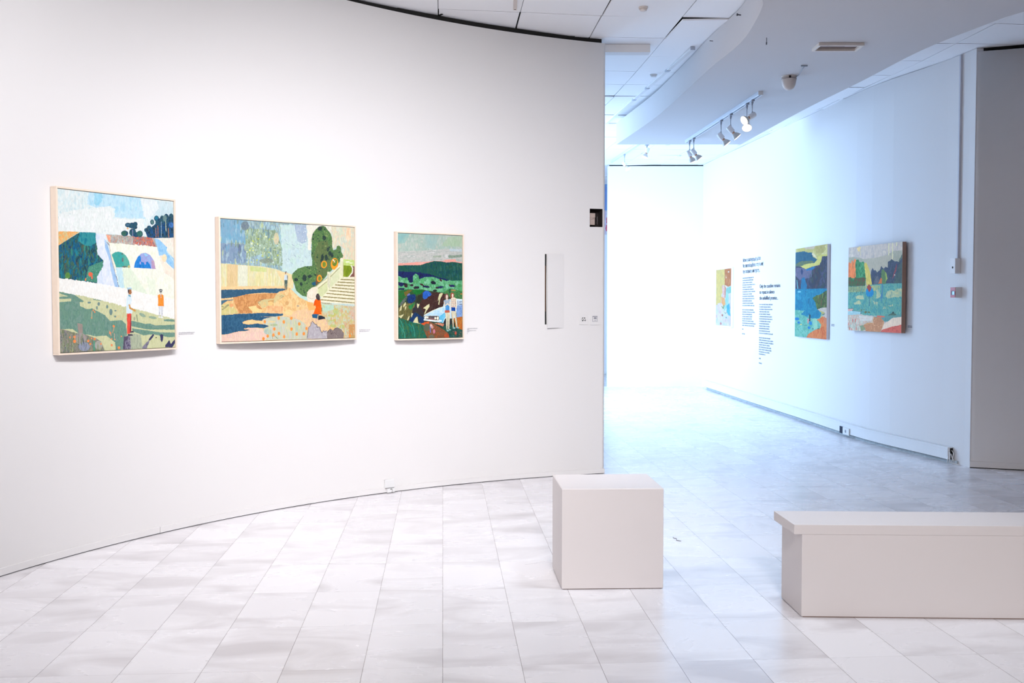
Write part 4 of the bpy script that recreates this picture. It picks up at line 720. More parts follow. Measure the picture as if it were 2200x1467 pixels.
# ---- right-hand wall: lake, field of trees, small abstract
def paint_lake():
    s = Paint([(1709.8, 535.3), (1776.8, 523.6), (1777.7, 727.7), (1708, 723.8)], 195, 480, [(202, 192, 116), (190, 182, 112), (214, 204, 140)], seed=4, jit=.7)
    s.set(1700, 515, 6.667)
    s.poly([(180, 110), (340, 80), (330, 130), (200, 140)], [(206, 190, 170), (196, 180, 150)], 4, 4); s.poly([(420, 200), (450, 180), (500, 120), (470, 90), (530, 60), (530, 220)], [(224, 216, 170), (210, 200, 120)], 3, 3); s.poly([(340, 90), (480, 70), (460, 180), (360, 190)], [(190, 176, 120), (176, 166, 100)], 4, 4)
    s.poly([(55, 185), (190, 166), (240, 180), (300, 178), (310, 240), (372, 272), (350, 310), (300, 340), (220, 345), (150, 375), (55, 380)], [(44, 98, 126), (54, 106, 130), (38, 90, 120)], 5, 5); s.poly([(55, 350), (150, 300), (290, 290), (330, 315), (220, 340), (140, 380), (55, 380)], [(112, 122, 86), (90, 116, 100)], 4, 3); s.poly([(290, 200), (330, 240), (370, 262), (350, 220), (310, 180)], (226, 218, 180))
    s.poly([(130, 378), (220, 336), (330, 322), (372, 282), (375, 240), (440, 200), (520, 200), (520, 230), (435, 232), (425, 310), (395, 352), (300, 372), (210, 412)], [(216, 208, 122), (206, 198, 110)], 4, 4)
    s.poly([(55, 370), (130, 378), (210, 412), (300, 374), (400, 350), (425, 300), (440, 228), (530, 218), (530, 690), (55, 700)], [(66, 76, 106), (82, 86, 112), (52, 62, 84), (72, 68, 84), (60, 84, 100)], 4, 8)
    s.poly([(80, 390), (150, 400), (300, 420), (300, 520), (120, 570), (60, 500)], [(112, 110, 142), (100, 104, 134), (126, 116, 140)], 4, 4); s.ell(155, 450, 16, 40, (50, 66, 110)); s.poly([(210, 415), (340, 362), (330, 420), (230, 435)], [(36, 112, 164), (46, 120, 170)], 3, 3); s.poly([(150, 550), (190, 520), (230, 640), (220, 692), (140, 692)], [(30, 122, 164), (44, 110, 150)], 3, 5); s.poly([(300, 430), (420, 350), (400, 690), (290, 690)], [(52, 62, 84), (70, 62, 72)], 3, 8)
    s.dabs([(300, 420), (520, 250), (520, 670), (200, 690)], 50, 10, 30, [(46, 60, 84), (60, 90, 90), (84, 76, 96), (56, 84, 72), (90, 60, 80)], 2, (-.3, .3), .6)
    s.poly([(55, 697), (530, 676), (530, 830), (330, 830), (365, 900), (380, 970), (440, 1030), (420, 1115), (300, 1115), (140, 1065), (55, 1005)], [(30, 132, 168), (22, 118, 158), (44, 146, 176), (26, 126, 160)], 5, 8)
    s.line([(85, 575), (96, 690)], 9, (110, 190, 200), .3); s.ell(120, 735, 26, 14, (120, 196, 214)); s.dabs([(90, 740), (200, 740), (200, 860), (90, 860)], 12, 3, 40, [(80, 170, 200)], 3, (0, .1), .5); s.line([(245, 900), (262, 830)], 5, (30, 70, 90), .3); s.line([(205, 728), (230, 738)], 5, (40, 80, 100), .2)
    s.poly([(310, 820), (370, 775), (430, 765), (500, 705), (530, 700), (530, 960), (380, 985), (355, 890)], [(70, 102, 52), (96, 122, 62), (50, 80, 46), (110, 130, 80)], 2.5, 6); s.dabs([(330, 800), (510, 720), (510, 940), (380, 960)], 24, 8, 40, [(120, 150, 80), (50, 76, 50), (90, 110, 50), (110, 84, 60)], 4, (-.2, .4), .7)
    s.poly([(380, 985), (450, 955), (530, 945), (530, 1110), (450, 1075), (490, 1020)], [(216, 202, 192), (190, 180, 170)], 4, 3); s.poly([(440, 1050), (500, 1030), (470, 1065)], (120, 130, 120))
    s.poly([(40, 1000), (200, 1008), (140, 1062), (300, 1115), (425, 1112), (445, 1050), (470, 1060), (380, 1120), (400, 1160), (440, 1200), (425, 1250), (260, 1345), (235, 1400), (40, 1400)], [(112, 182, 166), (92, 170, 152), (132, 196, 182), (100, 176, 156)], 6, 6); s.poly([(320, 1120), (380, 1120), (390, 1260), (330, 1280)], [(150, 206, 190), (160, 210, 176)], 3, 6)
    s.poly([(370, 1140), (460, 1083), (530, 1110), (530, 1430), (225, 1410), (250, 1350), (340, 1290), (432, 1250), (442, 1195), (400, 1150)], [(226, 122, 68), (214, 106, 60), (232, 142, 84), (220, 128, 80)], 4, 8)
    s.poly([(470, 1083), (530, 1110), (530, 1200), (480, 1180)], [(206, 130, 96), (216, 140, 100)], 3, 4)
    s._fill(s.mask([(264, 1058), (286, 1062), (282, 1155), (262, 1160)], .2), (46, 66, 78)); s._fill(s.mask([(248, 1080), (264, 1070), (260, 1120), (246, 1130)], .2), (110, 170, 160)); s._fill(s.mask([(242, 1118), (262, 1128), (252, 1195), (240, 1190)], .2), (224, 146, 150))
    for e in ((286, 1188, 22, 28), (265, 1255, 20, 22), (85, 1130, 36, 20), (112, 1184, 20, 18)): s.ell(*e, [(26, 120, 190), (40, 140, 200)])
    s.ell(145, 1212, 14, 8, (226, 206, 130)); s.line([(190, 1222), (235, 1215)], 4, (60, 90, 80), .2); s.ell(320, 1270, 12, 7, (50, 90, 90)); s.ell(400, 1265, 16, 8, (80, 110, 80))
    return s
def paint_field():
    s = Paint([(1824.1, 534.2), (1939.6, 516.6), (1938.9, 714.2), (1824.1, 710.6)], 300, 480, [(186, 182, 186), (196, 190, 192), (176, 173, 182), (200, 196, 196)], seed=5, jit=.8)
    s.set(1815, 510, 6.82)
    s.poly([(40, 310), (150, 298), (210, 302), (280, 322), (380, 310), (480, 290), (590, 262), (640, 240), (720, 190), (870, 168), (870, 700), (40, 700)], [(166, 168, 162), (156, 162, 156), (172, 172, 166)], 8, 8); s.poly([(280, 322), (480, 290), (640, 245), (700, 260), (640, 420), (400, 520), (300, 400)], [(176, 174, 168), (168, 168, 162)], 8, 8)
    s.poly([(860, 200), (800, 320), (780, 420), (870, 450)], [(92, 114, 106), (76, 96, 96)], 3, 5); s.poly([(180, 165), (225, 145), (235, 160), (218, 222), (196, 210)], [(226, 206, 150), (214, 196, 160)], 3, 3); s.line([(232, 200), (236, 270)], 6, (210, 206, 160), .3)
    for x, a, b in ((648, 80, 250), (703, 66, 350), (760, 60, 110)): s.line([(x, a), (x + 2, b)], 13, (216, 216, 184), .3)
    s.poly([(40, 420), (75, 372), (95, 395), (115, 342), (135, 382), (150, 316), (170, 350), (172, 610), (40, 620)], [(222, 122, 72), (232, 138, 88), (206, 110, 66)], 3, 9); s.dabs([(50, 400), (165, 350), (165, 590), (60, 600)], 14, 4, 60, [(190, 110, 70), (240, 150, 100), (150, 110, 80)], 2, (-.05, .05), .7)
    s.poly([(160, 400), (168, 345), (200, 330), (222, 362), (245, 372), (285, 358), (305, 450), (318, 590), (310, 720), (40, 730), (40, 610), (172, 606)], [(44, 106, 76), (60, 132, 92), (70, 150, 110), (40, 84, 66)], 3, 7); s.dabs([(190, 380), (300, 380), (310, 600), (190, 600)], 40, 8, 24, [(90, 166, 126), (46, 110, 80), (70, 146, 106)], 3, (-.3, .3), .7); s.poly([(40, 610), (100, 590), (130, 640), (160, 590), (200, 600), (310, 590), (310, 720), (40, 730)], [(50, 96, 66), (66, 104, 70), (80, 84, 60), (110, 70, 60)], 3, 7)
    s.poly([(288, 385), (318, 368), (345, 420), (372, 500), (388, 560), (408, 695), (325, 710), (315, 580)], [(206, 192, 104), (196, 182, 96), (214, 200, 120)], 4, 8)
    s.poly([(388, 560), (390, 510), (412, 440), (432, 482), (460, 478), (482, 512), (512, 490), (542, 416), (580, 460), (600, 424), (635, 432), (640, 350), (690, 308), (735, 340), (775, 336), (800, 352), (870, 250), (870, 670), (408, 695)], [(66, 76, 106), (54, 66, 98), (76, 88, 116), (50, 60, 82), (60, 84, 96)], 3, 8)
    s.poly([(430, 690), (460, 580), (500, 560), (520, 680)], [(96, 104, 122), (84, 92, 112)], 3, 5); s.poly([(540, 480), (575, 462), (600, 500), (625, 580), (610, 672), (550, 676)], [(80, 116, 86), (96, 130, 80)], 3, 6); s.poly([(600, 500), (618, 520), (632, 600), (612, 640)], (150, 170, 90)); s.poly([(498, 676), (538, 582), (555, 610), (552, 676)], (194, 112, 66)); s.poly([(700, 605), (735, 480), (768, 366), (760, 470), (720, 580)], (134, 66, 76)); s.ell(740, 540, 8, 8, (220, 220, 220)); s.poly([(790, 400), (870, 320), (870, 660), (720, 670)], [(66, 86, 100), (72, 92, 92), (56, 72, 92)], 3, 6)
    s.poly([(40, 730), (310, 715), (405, 695), (630, 672), (870, 655), (870, 1150), (600, 1160), (300, 1140), (40, 1065)], [(82, 152, 158), (70, 140, 152), (104, 166, 162), (92, 156, 150), (76, 146, 160)], 5, 5)
    s.poly([(40, 740), (310, 716), (530, 698), (520, 770), (300, 800), (40, 820)], [(164, 176, 124), (136, 166, 140), (176, 180, 130)], 4, 4); LP = [(152, 178, 158), (172, 186, 160), (186, 192, 150)]
    for P in ([(605, 850), (640, 780), (700, 755), (730, 780), (790, 740), (870, 735), (870, 850), (640, 885)], [(420, 930), (500, 945), (490, 990), (440, 980)], [(160, 870), (280, 850), (300, 915), (180, 910)], [(150, 960), (230, 930), (260, 980), (160, 990)], [(470, 770), (520, 760), (540, 860), (470, 900)], [(570, 1050), (600, 995), (620, 1040)], [(640, 990), (720, 975), (700, 1010)]): s.poly(P, LP, 3, 4, jit=1.6)
    s.dabs([(60, 760), (850, 680), (850, 1130), (60, 1050)], 110, 5, 30, [(100, 166, 166), (60, 126, 146), (140, 180, 160), (70, 150, 160), (120, 160, 130)], 5, (-.15, .15), .55)
    for x in range(70, 310, 22): s.line([(x, 700 + (x * 7) % 30), (x + 2, 790 + (x * 13) % 50)], 6, (60, 80, 70), .3)
    s.line([(560, 680), (556, 880)], 14, (70, 120, 170), .8); s.line([(545, 830), (545, 920)], 8, (70, 120, 180), .5)
    s._fill(s.mask([(318, 790), (330, 750), (345, 740), (405, 735), (432, 785), (432, 835), (400, 872), (350, 868), (325, 845)], .4), [(34, 142, 204), (26, 130, 196), (30, 120, 180)], 2, 5); s._fill(s.mask([(332, 730), (362, 684), (402, 730), (390, 770), (368, 808), (350, 772)], .3), (152, 66, 56)); s.line([(371, 865), (373, 1000)], 8, (40, 92, 136), .3)
    s.poly([(40, 1055), (140, 1048), (118, 1088), (40, 1092)], (206, 166, 166)); s.poly([(40, 1095), (170, 1085), (255, 1095), (235, 1140), (40, 1150)], [(160, 198, 218), (146, 190, 210)], 4, 3); s.line([(62, 1056), (140, 1050), (130, 1082), (250, 1092), (240, 1136)], 5, (80, 90, 90), .3)
    s.dabs([(250, 1060), (390, 1050), (390, 1110), (260, 1130)], 16, 9, 9, [(90, 110, 80), (110, 100, 70)], 6, (0, 3), .8); s.poly([(640, 1140), (720, 1085), (800, 1140)], [(80, 110, 100), (70, 96, 90)], 3, 2); s.ell(722, 1095, 16, 16, (56, 76, 76))
    s.poly([(40, 1150), (220, 1135), (430, 1160), (430, 1240), (310, 1280), (240, 1390), (40, 1390)], [(190, 196, 198), (202, 162, 156), (170, 182, 178), (206, 204, 200)], 2, 4); s.dabs([(60, 1200), (230, 1200), (240, 1370), (60, 1370)], 40, 6, 26, [(196, 100, 96), (150, 180, 176), (206, 206, 204), (180, 140, 140)], 7, (-.1, .1), .7); s.poly([(220, 1150), (420, 1160), (420, 1220), (240, 1230)], [(190, 200, 212), (206, 204, 206), (196, 190, 190)], 4, 2)
    s.poly([(430, 1160), (870, 1120), (870, 1200), (640, 1230), (540, 1220)], [(100, 150, 150), (84, 140, 150)], 4, 4); s.poly([(480, 1143), (600, 1148), (592, 1170), (490, 1164)], (208, 110, 96))
    s.poly([(290, 1285), (350, 1250), (430, 1250), (440, 1165), (545, 1168), (590, 1225), (590, 1300), (520, 1400), (330, 1390)], [(192, 142, 112), (176, 126, 96), (204, 158, 128)], 3, 3); s.line([(300, 1280), (420, 1250), (440, 1170)], 5, (206, 170, 110), .5)
    s.poly([(590, 1262), (660, 1215), (720, 1170), (870, 1150), (870, 1275), (700, 1305), (555, 1352)], [(224, 206, 196), (216, 200, 190)], 5, 5); s.poly([(525, 1400), (560, 1352), (700, 1302), (870, 1262), (870, 1400)], [(196, 92, 86), (206, 106, 96), (184, 84, 80)], 4, 4); s.poly([(235, 1300), (290, 1290), (330, 1350), (260, 1375)], [(112, 150, 130), (150, 140, 110)], 3, 3)
    return s
def paint_small():
    s = Paint([(1538.4, 577.9), (1569, 573.3), (1569, 700), (1538.4, 698.8)], 80, 240, [(232, 224, 214), (224, 228, 230), (240, 222, 200), (228, 210, 208)], seed=6, jit=.5)
    s.set(1520, 560, 9.786)
    s.poly([(160, 160), (355, 140), (352, 520), (290, 700), (280, 880), (160, 960)], [(240, 206, 116), (226, 202, 132), (250, 216, 124), (214, 196, 130)], 2, 12); s.poly([(350, 150), (500, 120), (500, 490), (420, 525), (352, 490)], [(216, 138, 84), (200, 122, 76), (226, 160, 104)], 2, 10); s.ell(425, 210, 14, 16, (250, 240, 220)); s.ell(378, 330, 8, 18, (246, 226, 190))
    s.poly([(380, 560), (500, 500), (500, 650), (385, 690)], [(152, 206, 192), (140, 196, 180)], 3, 4); s.poly([(372, 600), (430, 690), (432, 880), (372, 1010), (335, 1070), (365, 800)], [(162, 216, 206), (180, 222, 212)], 3, 6); s.poly([(440, 680), (500, 660), (500, 900), (440, 860)], [(226, 212, 208), (236, 226, 220)], 3, 4)
    s.poly([(298, 510), (330, 485), (352, 600), (355, 775), (310, 745)], [(246, 206, 196), (240, 186, 170), (250, 226, 220)], 2, 5); s.poly([(350, 500), (375, 560), (370, 760), (352, 760)], (226, 140, 110)); s.poly([(288, 745), (352, 775), (372, 900), (335, 950), (288, 870)], [(250, 172, 102), (252, 190, 130)], 2, 5); s.poly([(392, 940), (448, 865), (468, 1150), (430, 1135), (392, 1060)], [(82, 182, 236), (100, 192, 240)], 2, 5)
    s.line([(300, 950), (325, 1000), (345, 930)], 14, (90, 150, 80), .3); s.line([(330, 1050), (372, 1100), (400, 1070)], 10, (120, 150, 130), .3); s.poly([(210, 890), (270, 880), (300, 1000), (290, 1130), (220, 1080)], [(236, 210, 210), (240, 222, 216)], 2, 4)
    s.dabs([(180, 900), (480, 1150), (480, 1350), (180, 1350)], 50, 14, 34, [(236, 216, 206), (214, 220, 232), (240, 222, 190), (226, 196, 200), (206, 226, 226), (250, 240, 236)], 2, (-.3, .3), .8); s.ell(310, 1140, 16, 24, (196, 110, 100)); s.ell(280, 1320, 14, 30, (220, 130, 130)); s.ell(385, 1190, 8, 14, (90, 100, 140))
    return s

# ------------------------------------------------------------------ hanging the pictures
def hang(name, label, origin, right_pt, ztop, zbot, t, painter, illum, kind, lip=.010):
    """origin/right_pt: back corners on the wall (xy); the picture is a flat box of depth t in front of that chord"""
    x = Vector((right_pt.x - origin.x, right_pt.y - origin.y, 0)); w = x.length; h = ztop - zbot
    root = thing(name, frame_M(Vector((origin.x, origin.y, zbot)), x), label, 'painting')
    s = painter()
    if kind == 'framed':
        g = .003; i = lip + g
        mb = MB()
        for (x0, z0, x1, z1) in ((0, 0, w, lip), (0, h - lip, w, h), (0, lip, lip, h - lip), (w - lip, lip, w, h - lip)): mb.box(x0, -t, z0, x1, 0, z1)
        mb.build('frame', FRAMEW, root, bevel=.001)
        mb = MB(); mb.box(lip, -.012, lip, w - lip, -.002, h - lip); mb.build('backing', mat('backing_board', (96, 70, 60), .8), root)
        s.canvas(w - 2 * i, h - 2 * i, .022, 'canvas', illum, root, Matrix.Translation((i, -t + .005, h - i)))
    else:
        c, m, q = kind
        s.canvas(w - 2 * q, h - 2 * q, (.001 if q == 0 else t * .6), 'canvas', illum, root, Matrix.Translation((q, -t, h - q)))
        mb = MB()
        if q > 0:
            for (x0, z0, x1, z1) in ((0, 0, w, q - .0005), (0, h - q + .0005, w, h), (0, q, q - .0005, h - q), (w - q + .0005, q, w, h - q)): mb.box(x0, -t - .001, z0, x1, 0, z1)
        else: mb.box(0, -t + .0012, 0, w, 0, h)
        mb.build(c, m, root)
    return root
def hang_left(xl, xr, yTL, yBL, yTR, yBR, t, **k):
    A = on_arc(xl, 600); lo, hi = arc_angle(A) - .5, arc_angle(A) - .005
    for _ in range(50):
        mid = (lo + hi) / 2; B = arc_pt(mid); d = (Vector((B.x, B.y)) - Vector((A.x, A.y))).normalized(); nrm = Vector((d.y, -d.x))
        fr = Vector((B.x, B.y)) + nrm * t
        if px_of((fr.x, fr.y, 1.5))[0] > xr: lo = mid
        else: hi = mid
    off = nrm * .004
    zt = (at_y(xl, yTL, A.y).z + at_y(xr, yTR, fr.y).z) / 2; zb = (at_y(xl, yBL, A.y).z + at_y(xr, yBR, fr.y).z) / 2
    return hang(origin=Vector((A.x + off.x, A.y + off.y, 0)), right_pt=Vector((B.x + off.x, B.y + off.y, 0)), ztop=zt, zbot=zb, t=t, **k)
def hang_right(xl, xr, yTL, yBL, yTR, yBR, t, off=0, **k):
    """xl/xr: front corners"""
    a, ta = on_east(xl - 3, 620); b, tb = on_east(xr - 3, 620)
    for _ in range(30):
        d = (Vector((b.x, b.y)) - Vector((a.x, a.y))).normalized(); n = Vector((d.y, -d.x)); e = n * (t + off)
        pa = px_of((a.x + e.x, a.y + e.y, 1.5))[0]; pb = px_of((b.x + e.x, b.y + e.y, 1.5))[0]
        xa = px_of((a.x, a.y, 1.5))[0] + (xl - pa); xb = px_of((b.x, b.y, 1.5))[0] + (xr - pb)
        a, _t = on_east(xa, 620); b, _t = on_east(xb, 620)
    off = .003 + max([(p_[0] - a.x) * n.x + (p_[1] - a.y) * n.y for p_ in EW if b.y - .02 < p_[1] < a.y + .02] + [0])
    e = n * (t + off); zt = (at_y(xl, yTL, a.y + e.y).z + at_y(xr, yTR, b.y + e.y).z) / 2; zb = (at_y(xl, yBL, a.y + e.y).z + at_y(xr, yBR, b.y + e.y).z) / 2
    o = n * off
    return hang(origin=Vector((a.x + o.x, a.y + o.y, 0)), right_pt=Vector((b.x + o.x, b.y + o.y, 0)), ztop=zt, zbot=zb, t=t, **k)
ILL_L = (246, 243, 245)
hang_left(110, 378, 398, 762.5, 430.5, 750.5, .045, name='framed_painting', label='large framed painting of a bridge with two arches and two men in caps', painter=paint_bridge, illum=ILL_L, kind='framed')
hang_left(462.6, 765, 463.6, 738, 487, 729.8, .045, name='framed_painting', label='wide framed painting of a garden stairway and a kneeling woman in orange', painter=paint_garden, illum=ILL_L, kind='framed')
hang_left(845.8, 996.6, 496.8, 732.5, 503.6, 726.6, .045, name='framed_painting', label='upright framed painting of two women beside a pale blue car', painter=paint_car, illum=(238, 235, 238), kind='framed')
hang_right(1709, 1777.2, 535.3, 723.8, 523.6, 727.7, .03, name='canvas_painting', label='tall unframed painting of a turquoise lake and orange shore', painter=paint_lake, illum=(240, 250, 264), kind=('stretcher', mat('grey_canvas_edge', (214, 206, 206), .8), 0))
hang_right(1824, 1939.4, 534.2, 710.6, 516.6, 714.2, .038, off=.016, name='canvas_painting', label='unframed painting of coloured trees in a blue green field with brown edges', painter=paint_field, illum=(200, 214, 240), kind=('stretcher', mat('brown_wood_edge', (150, 116, 98), .7, noise=.2, scale=25), 0))
hang_right(1538, 1572.2, 577.6, 701.2, 572.6, 704.0, .028, name='canvas_painting', label='small yellow and orange abstract painting in a thin white frame', painter=paint_small, illum=(292, 298, 306), kind=('frame', mat('white_frame', (236, 236, 240), .5), .02))

# ------------------------------------------------------------------ PLINTH AND BENCH
def quad_prism(P, z0, z1): return MB().prism(P, z0, z1)
r = thing('display_plinth', (.45, 4.97, 0), 'white cube plinth standing empty before the end of the curved wall', 'plinth')
def loc(P, o): return [(x - o[0], y - o[1]) for x, y in P]
PL = [(.234, 4.772), (.714, 4.787), (.690, 5.197), (.206, 5.174)]
quad_prism(loc(PL, (.45, 4.97)), .003, .4765).build('body', PLINTH, r, bevel=.003)
c = Vector((.45, 4.97)); inner = [tuple(c + (Vector(p) - c) * .985) for p in PL]
quad_prism(loc(inner, c), .470, .4775).build('top_panel', PLINTH, r, bevel=.001)
quad_prism(loc([tuple(c + (Vector(p) - c) * .97) for p in PL], c), 0, .004).build('foot_shadow_strip', mat('foot_shade', (120, 96, 84), .9), r)  # brown strip paints the thin shadow line at the plinth's foot
r = thing('bench', (2.0, 4.48, 0), 'long low white bench with an overhanging top, cut by the right edge', 'bench')
BB = [(1.243, 4.352), (2.76, 4.300), (2.76, 4.585), (1.231, 4.634)]; BT = [(1.208, 4.350), (2.80, 4.297), (2.80, 4.592), (1.195, 4.640)]
quad_prism(loc(BB, (2.0, 4.48)), .003, .359).build('base', PLINTH, r, bevel=.002)
quad_prism(loc(BT, (2.0, 4.48)), .359, .4005).build('seat', PLINTH, r, bevel=.0012)
quad_prism(loc([(x * .99 + .02, y * .99 + .0448) for x, y in BB], (2.0, 4.48)), 0, .004).build('foot_shadow_strip', mat('foot_shade', (120, 96, 84), .9), r)  # same painted shadow line along the foot of the bench
mb = MB(); mb.tube([at_z(x, y, .0016) for x, y in ((1446, 1154), (1448, 1156), (1453, 1156.4), (1453.4, 1160.4), (1456, 1160.6), (1463, 1162.3))], .0017, 6)
tag(mb.build('thread_scrap', mat('dark_thread', (96, 98, 108), .8)), 'tiny crooked dark thread lying on the floor right of the cube plinth', 'thread')

# ------------------------------------------------------------------ LETTERING
def text_mesh(body, name, M, size, m, parent, width=None):
    cu = bpy.data.curves.new(name, 'FONT'); cu.body = body; cu.size = size; cu.extrude = .0004
    o = bpy.data.objects.new(name, cu); COL.objects.link(o)
    dg = bpy.context.evaluated_depsgraph_get(); me = bpy.data.meshes.new_from_object(o.evaluated_get(dg)); bpy.data.objects.remove(o); bpy.data.curves.remove(cu)
    n = len(me.vertices); co = np.empty(n * 3); me.vertices.foreach_get('co', co); co = co.reshape(-1, 3)
    k = 1 if width is None else width / max(1e-6, co[:, 0].max())
    me.vertices.foreach_set('co', np.stack([co[:, 0] * k, -co[:, 2], co[:, 1]], -1).ravel()); me.materials.clear(); me.materials.append(m); me.update()
    o = bpy.data.objects.new(name, me); COL.objects.link(o); o.parent = parent; o.matrix_local = M; return o
def fine_print(mb, x, z, length, xh, rng, y=-.0012):
    """a line of lettering too small to read: strokes grouped into words"""
    end = x + length; adv = xh * .62
    while x < end:
        for _ in range(rng.randint(2, 9)):
            if x > end: break
            asc = rng.random(); top = xh * (1.45 if asc < .2 else 1); bot = -.4 * xh if asc > .9 else 0
            mb.box(x, y, z + bot, x + adv * .26, y + .0006, z + top)
            if rng.random() < .75: mb.box(x + adv * .26, y, z + xh * rng.choice((0, .42, .8)), x + adv * .75, y + .0006, z + xh * rng.choice((.22, .6, 1)) + .0008)
            if rng.random() < .55: mb.box(x + adv * .55, y, z, x + adv * .78, y + .0006, z + xh * .95)
            x += adv
        x += adv * .7
def east_frame(px, py, off=.003):
    p, t = on_east(px, py); n = Vector((t.y, -t.x, 0)); q = p + n * off; return q, t
def wall_text(xl, heads, lines, label, seed, tail):
    q, t = east_frame(xl, 600); root = thing('wall_text', frame_M(Vector((q.x, q.y, 0)), t), label, 'wall text'); rng = random.Random(seed)
    zz = lambda y: at_y(xl, y, q.y).z
    def wid(xr, y):                                    # distance along the wall that reaches pixel column xr
        lo, hi = 0, 2.5
        for _ in range(40):
            m_ = (lo + hi) / 2; p = q + t * m_
            if px_of((p.x, p.y, zz(y)))[0] < xr: lo = m_
            else: hi = m_
        return lo
    for body, y, xr in heads:
        text_mesh(body, 'heading', Matrix.Translation((0, 0, zz(y))), .068, INK, root, wid(xr, y))
    for k, para in enumerate(lines):
        mb = MB()
        for y, xr in para: fine_print(mb, 0, zz(y), wid(xr, y), .0145, rng)
        mb.build('paragraph', INKL, root)
    mb = MB()
    for y, xr in tail: fine_print(mb, 0, zz(y), wid(xr, y), .016, rng)
    mb.build('closing_note', INKL, root)
rg = random.Random(9)
wall_text(1596, [('Μόνο η ακτογραμμή μένει', 563.0, 1634), ('Να επαναλαμβάνει στη σιωπή', 575.0, 1639.5), ('την ανέφικτη υπόσχεση...', 587.2, 1632.5)],
          [[(599 + 4.86 * k, rg.uniform(1615, 1623.5)) for k in range(13)], [(666.5 + 4.75 * k, rg.uniform(1614, 1624)) for k in range(8)]],
          'dark Greek wall text in a narrow column beside the small abstract painting', 1, [(708, 1597.5), (718, 1600)])
wall_text(1632.5, [('Only the coastline remains', 618.6, 1676), ('to repeat in silence', 631.2, 1663.5), ('the unfulfilled promise...', 643.8, 1671.5)],
          [[(655.4 + 5.1 * k, rg.uniform(1651, 1662.5)) for k in range(13)], [(726.3 + 5.0 * k, rg.uniform(1653, 1662.5) if k < 7 else 1644) for k in range(8)]],
          'dark English wall text column left of the turquoise lake painting', 2, [(771, 1634), (781, 1637.5)])
def left_caption(x0, ys, dot, lens, label, seed):
    p = on_arc(x0, ys[0]); th = arc_angle(p); t = Vector((math.sin(th), -math.cos(th), 0)); n = Vector((-math.cos(th), -math.sin(th), 0))
    q = p + n * .0022; o = frame_M(Vector((q.x, q.y, 0)), t); rng = random.Random(seed); mb = MB()
    sc = p.y / F
    for y, l in zip(ys, lens): fine_print(mb, 0, at_y(x0, y, q.y).z, l, 1.3 * sc, rng)
    z = at_y(x0, dot, q.y).z; mb.box(0, -.0012, z - .7 * sc, 1.3 * sc, -.0006, z + .7 * sc)
    tag(mb.build('wall_caption', CAPT, None, M=o), label, 'caption', 'small captions beside the framed paintings')
left_caption(383.5, (715.4, 718.6), 722.4, (.118, .108), 'tiny grey caption right of the bridge painting', 3)
left_caption(771.5, (709.2, 712.4), 715.7, (.086, .080), 'tiny grey caption right of the garden stairway painting', 4)
left_caption(1003, (706.2, 708.4, 711.2, 713.4), 716.2, (.086, .015, .076, .015), 'tiny grey caption right of the pale blue car painting', 5)
def right_caption(x0, x1, ys, label, seed):
    q, t = east_frame(x0, ys[0]); mb = MB(); rng = random.Random(seed); L = 0
    while px_of(q + t * L)[0] < x1: L += .004
    for y in ys: fine_print(mb, 0, at_y(x0, y, q.y).z, L, .0058, rng)
    tag(mb.build('wall_caption', INKL, None, M=frame_M(Vector((q.x, q.y, 0)), t)), label, 'caption', 'small captions beside the unframed paintings')
right_caption(1786.5, 1792.5, (697.4, 700.3), 'tiny two-line caption right of the turquoise lake painting', 6)
right_caption(1951, 1959, (700.8, 703.5), 'tiny two-line caption right of the coloured trees painting', 7)

# ------------------------------------------------------------------ THINGS ON THE CURVED WALL
def arc_frame(px, py, off=0):
    p = on_arc(px, py); th = arc_angle(p); t = Vector((math.sin(th), -math.cos(th), 0)); n = Vector((-math.cos(th), -math.sin(th), 0))
    return p + n * off, t
def arc_len(q, t, xr, y):
    L = 0
    while px_of(q + t * L)[0] < xr: L += .0005
    return L
# loose access panel: hinged at its right, its left edge standing off the wall over a dark slot
q, t = arc_frame(1170.5, 620); zt = at_y(1172, 545.5, q.y).z; zb = at_y(1174, 704.5, q.y).z
root = thing('access_panel', frame_M(Vector((q.x, q.y, zb)), t), 'loose white access panel with a dark slot along its left edge', 'panel')
w = arc_len(q, t, 1211, 620); hh = zt - zb; w0 = arc_len(q, t, 1174, 620)
mb = MB(); v = []
for z in (0, hh):
    for x, y0, y1 in ((w0 + .001, -.020, -.013), (w, -.004, -.001)): v += [(x, y0, z), (x, y1, z)]
mb.add(v, [(0, 1, 3, 2), (4, 6, 7, 5), (0, 2, 6, 4), (1, 5, 7, 3), (0, 4, 5, 1), (2, 3, 7, 6)]); mb.build('panel', WALL, root)
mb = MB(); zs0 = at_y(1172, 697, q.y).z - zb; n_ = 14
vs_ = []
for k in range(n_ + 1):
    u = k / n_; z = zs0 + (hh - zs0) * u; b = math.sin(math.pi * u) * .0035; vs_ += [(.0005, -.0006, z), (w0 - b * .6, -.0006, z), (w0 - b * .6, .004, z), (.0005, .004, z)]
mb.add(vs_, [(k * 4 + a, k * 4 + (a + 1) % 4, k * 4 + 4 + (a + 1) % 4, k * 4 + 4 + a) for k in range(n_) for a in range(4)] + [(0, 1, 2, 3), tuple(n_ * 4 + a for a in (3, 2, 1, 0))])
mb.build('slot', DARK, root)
mb = MB(); mb.box(.002, -.0009, zs0 + .1, w0 * .45, -.0005, hh - .09); mb.build('wood_lath', mat('bare_wood', (112, 74, 48), .8, noise=.2, scale=20), root)
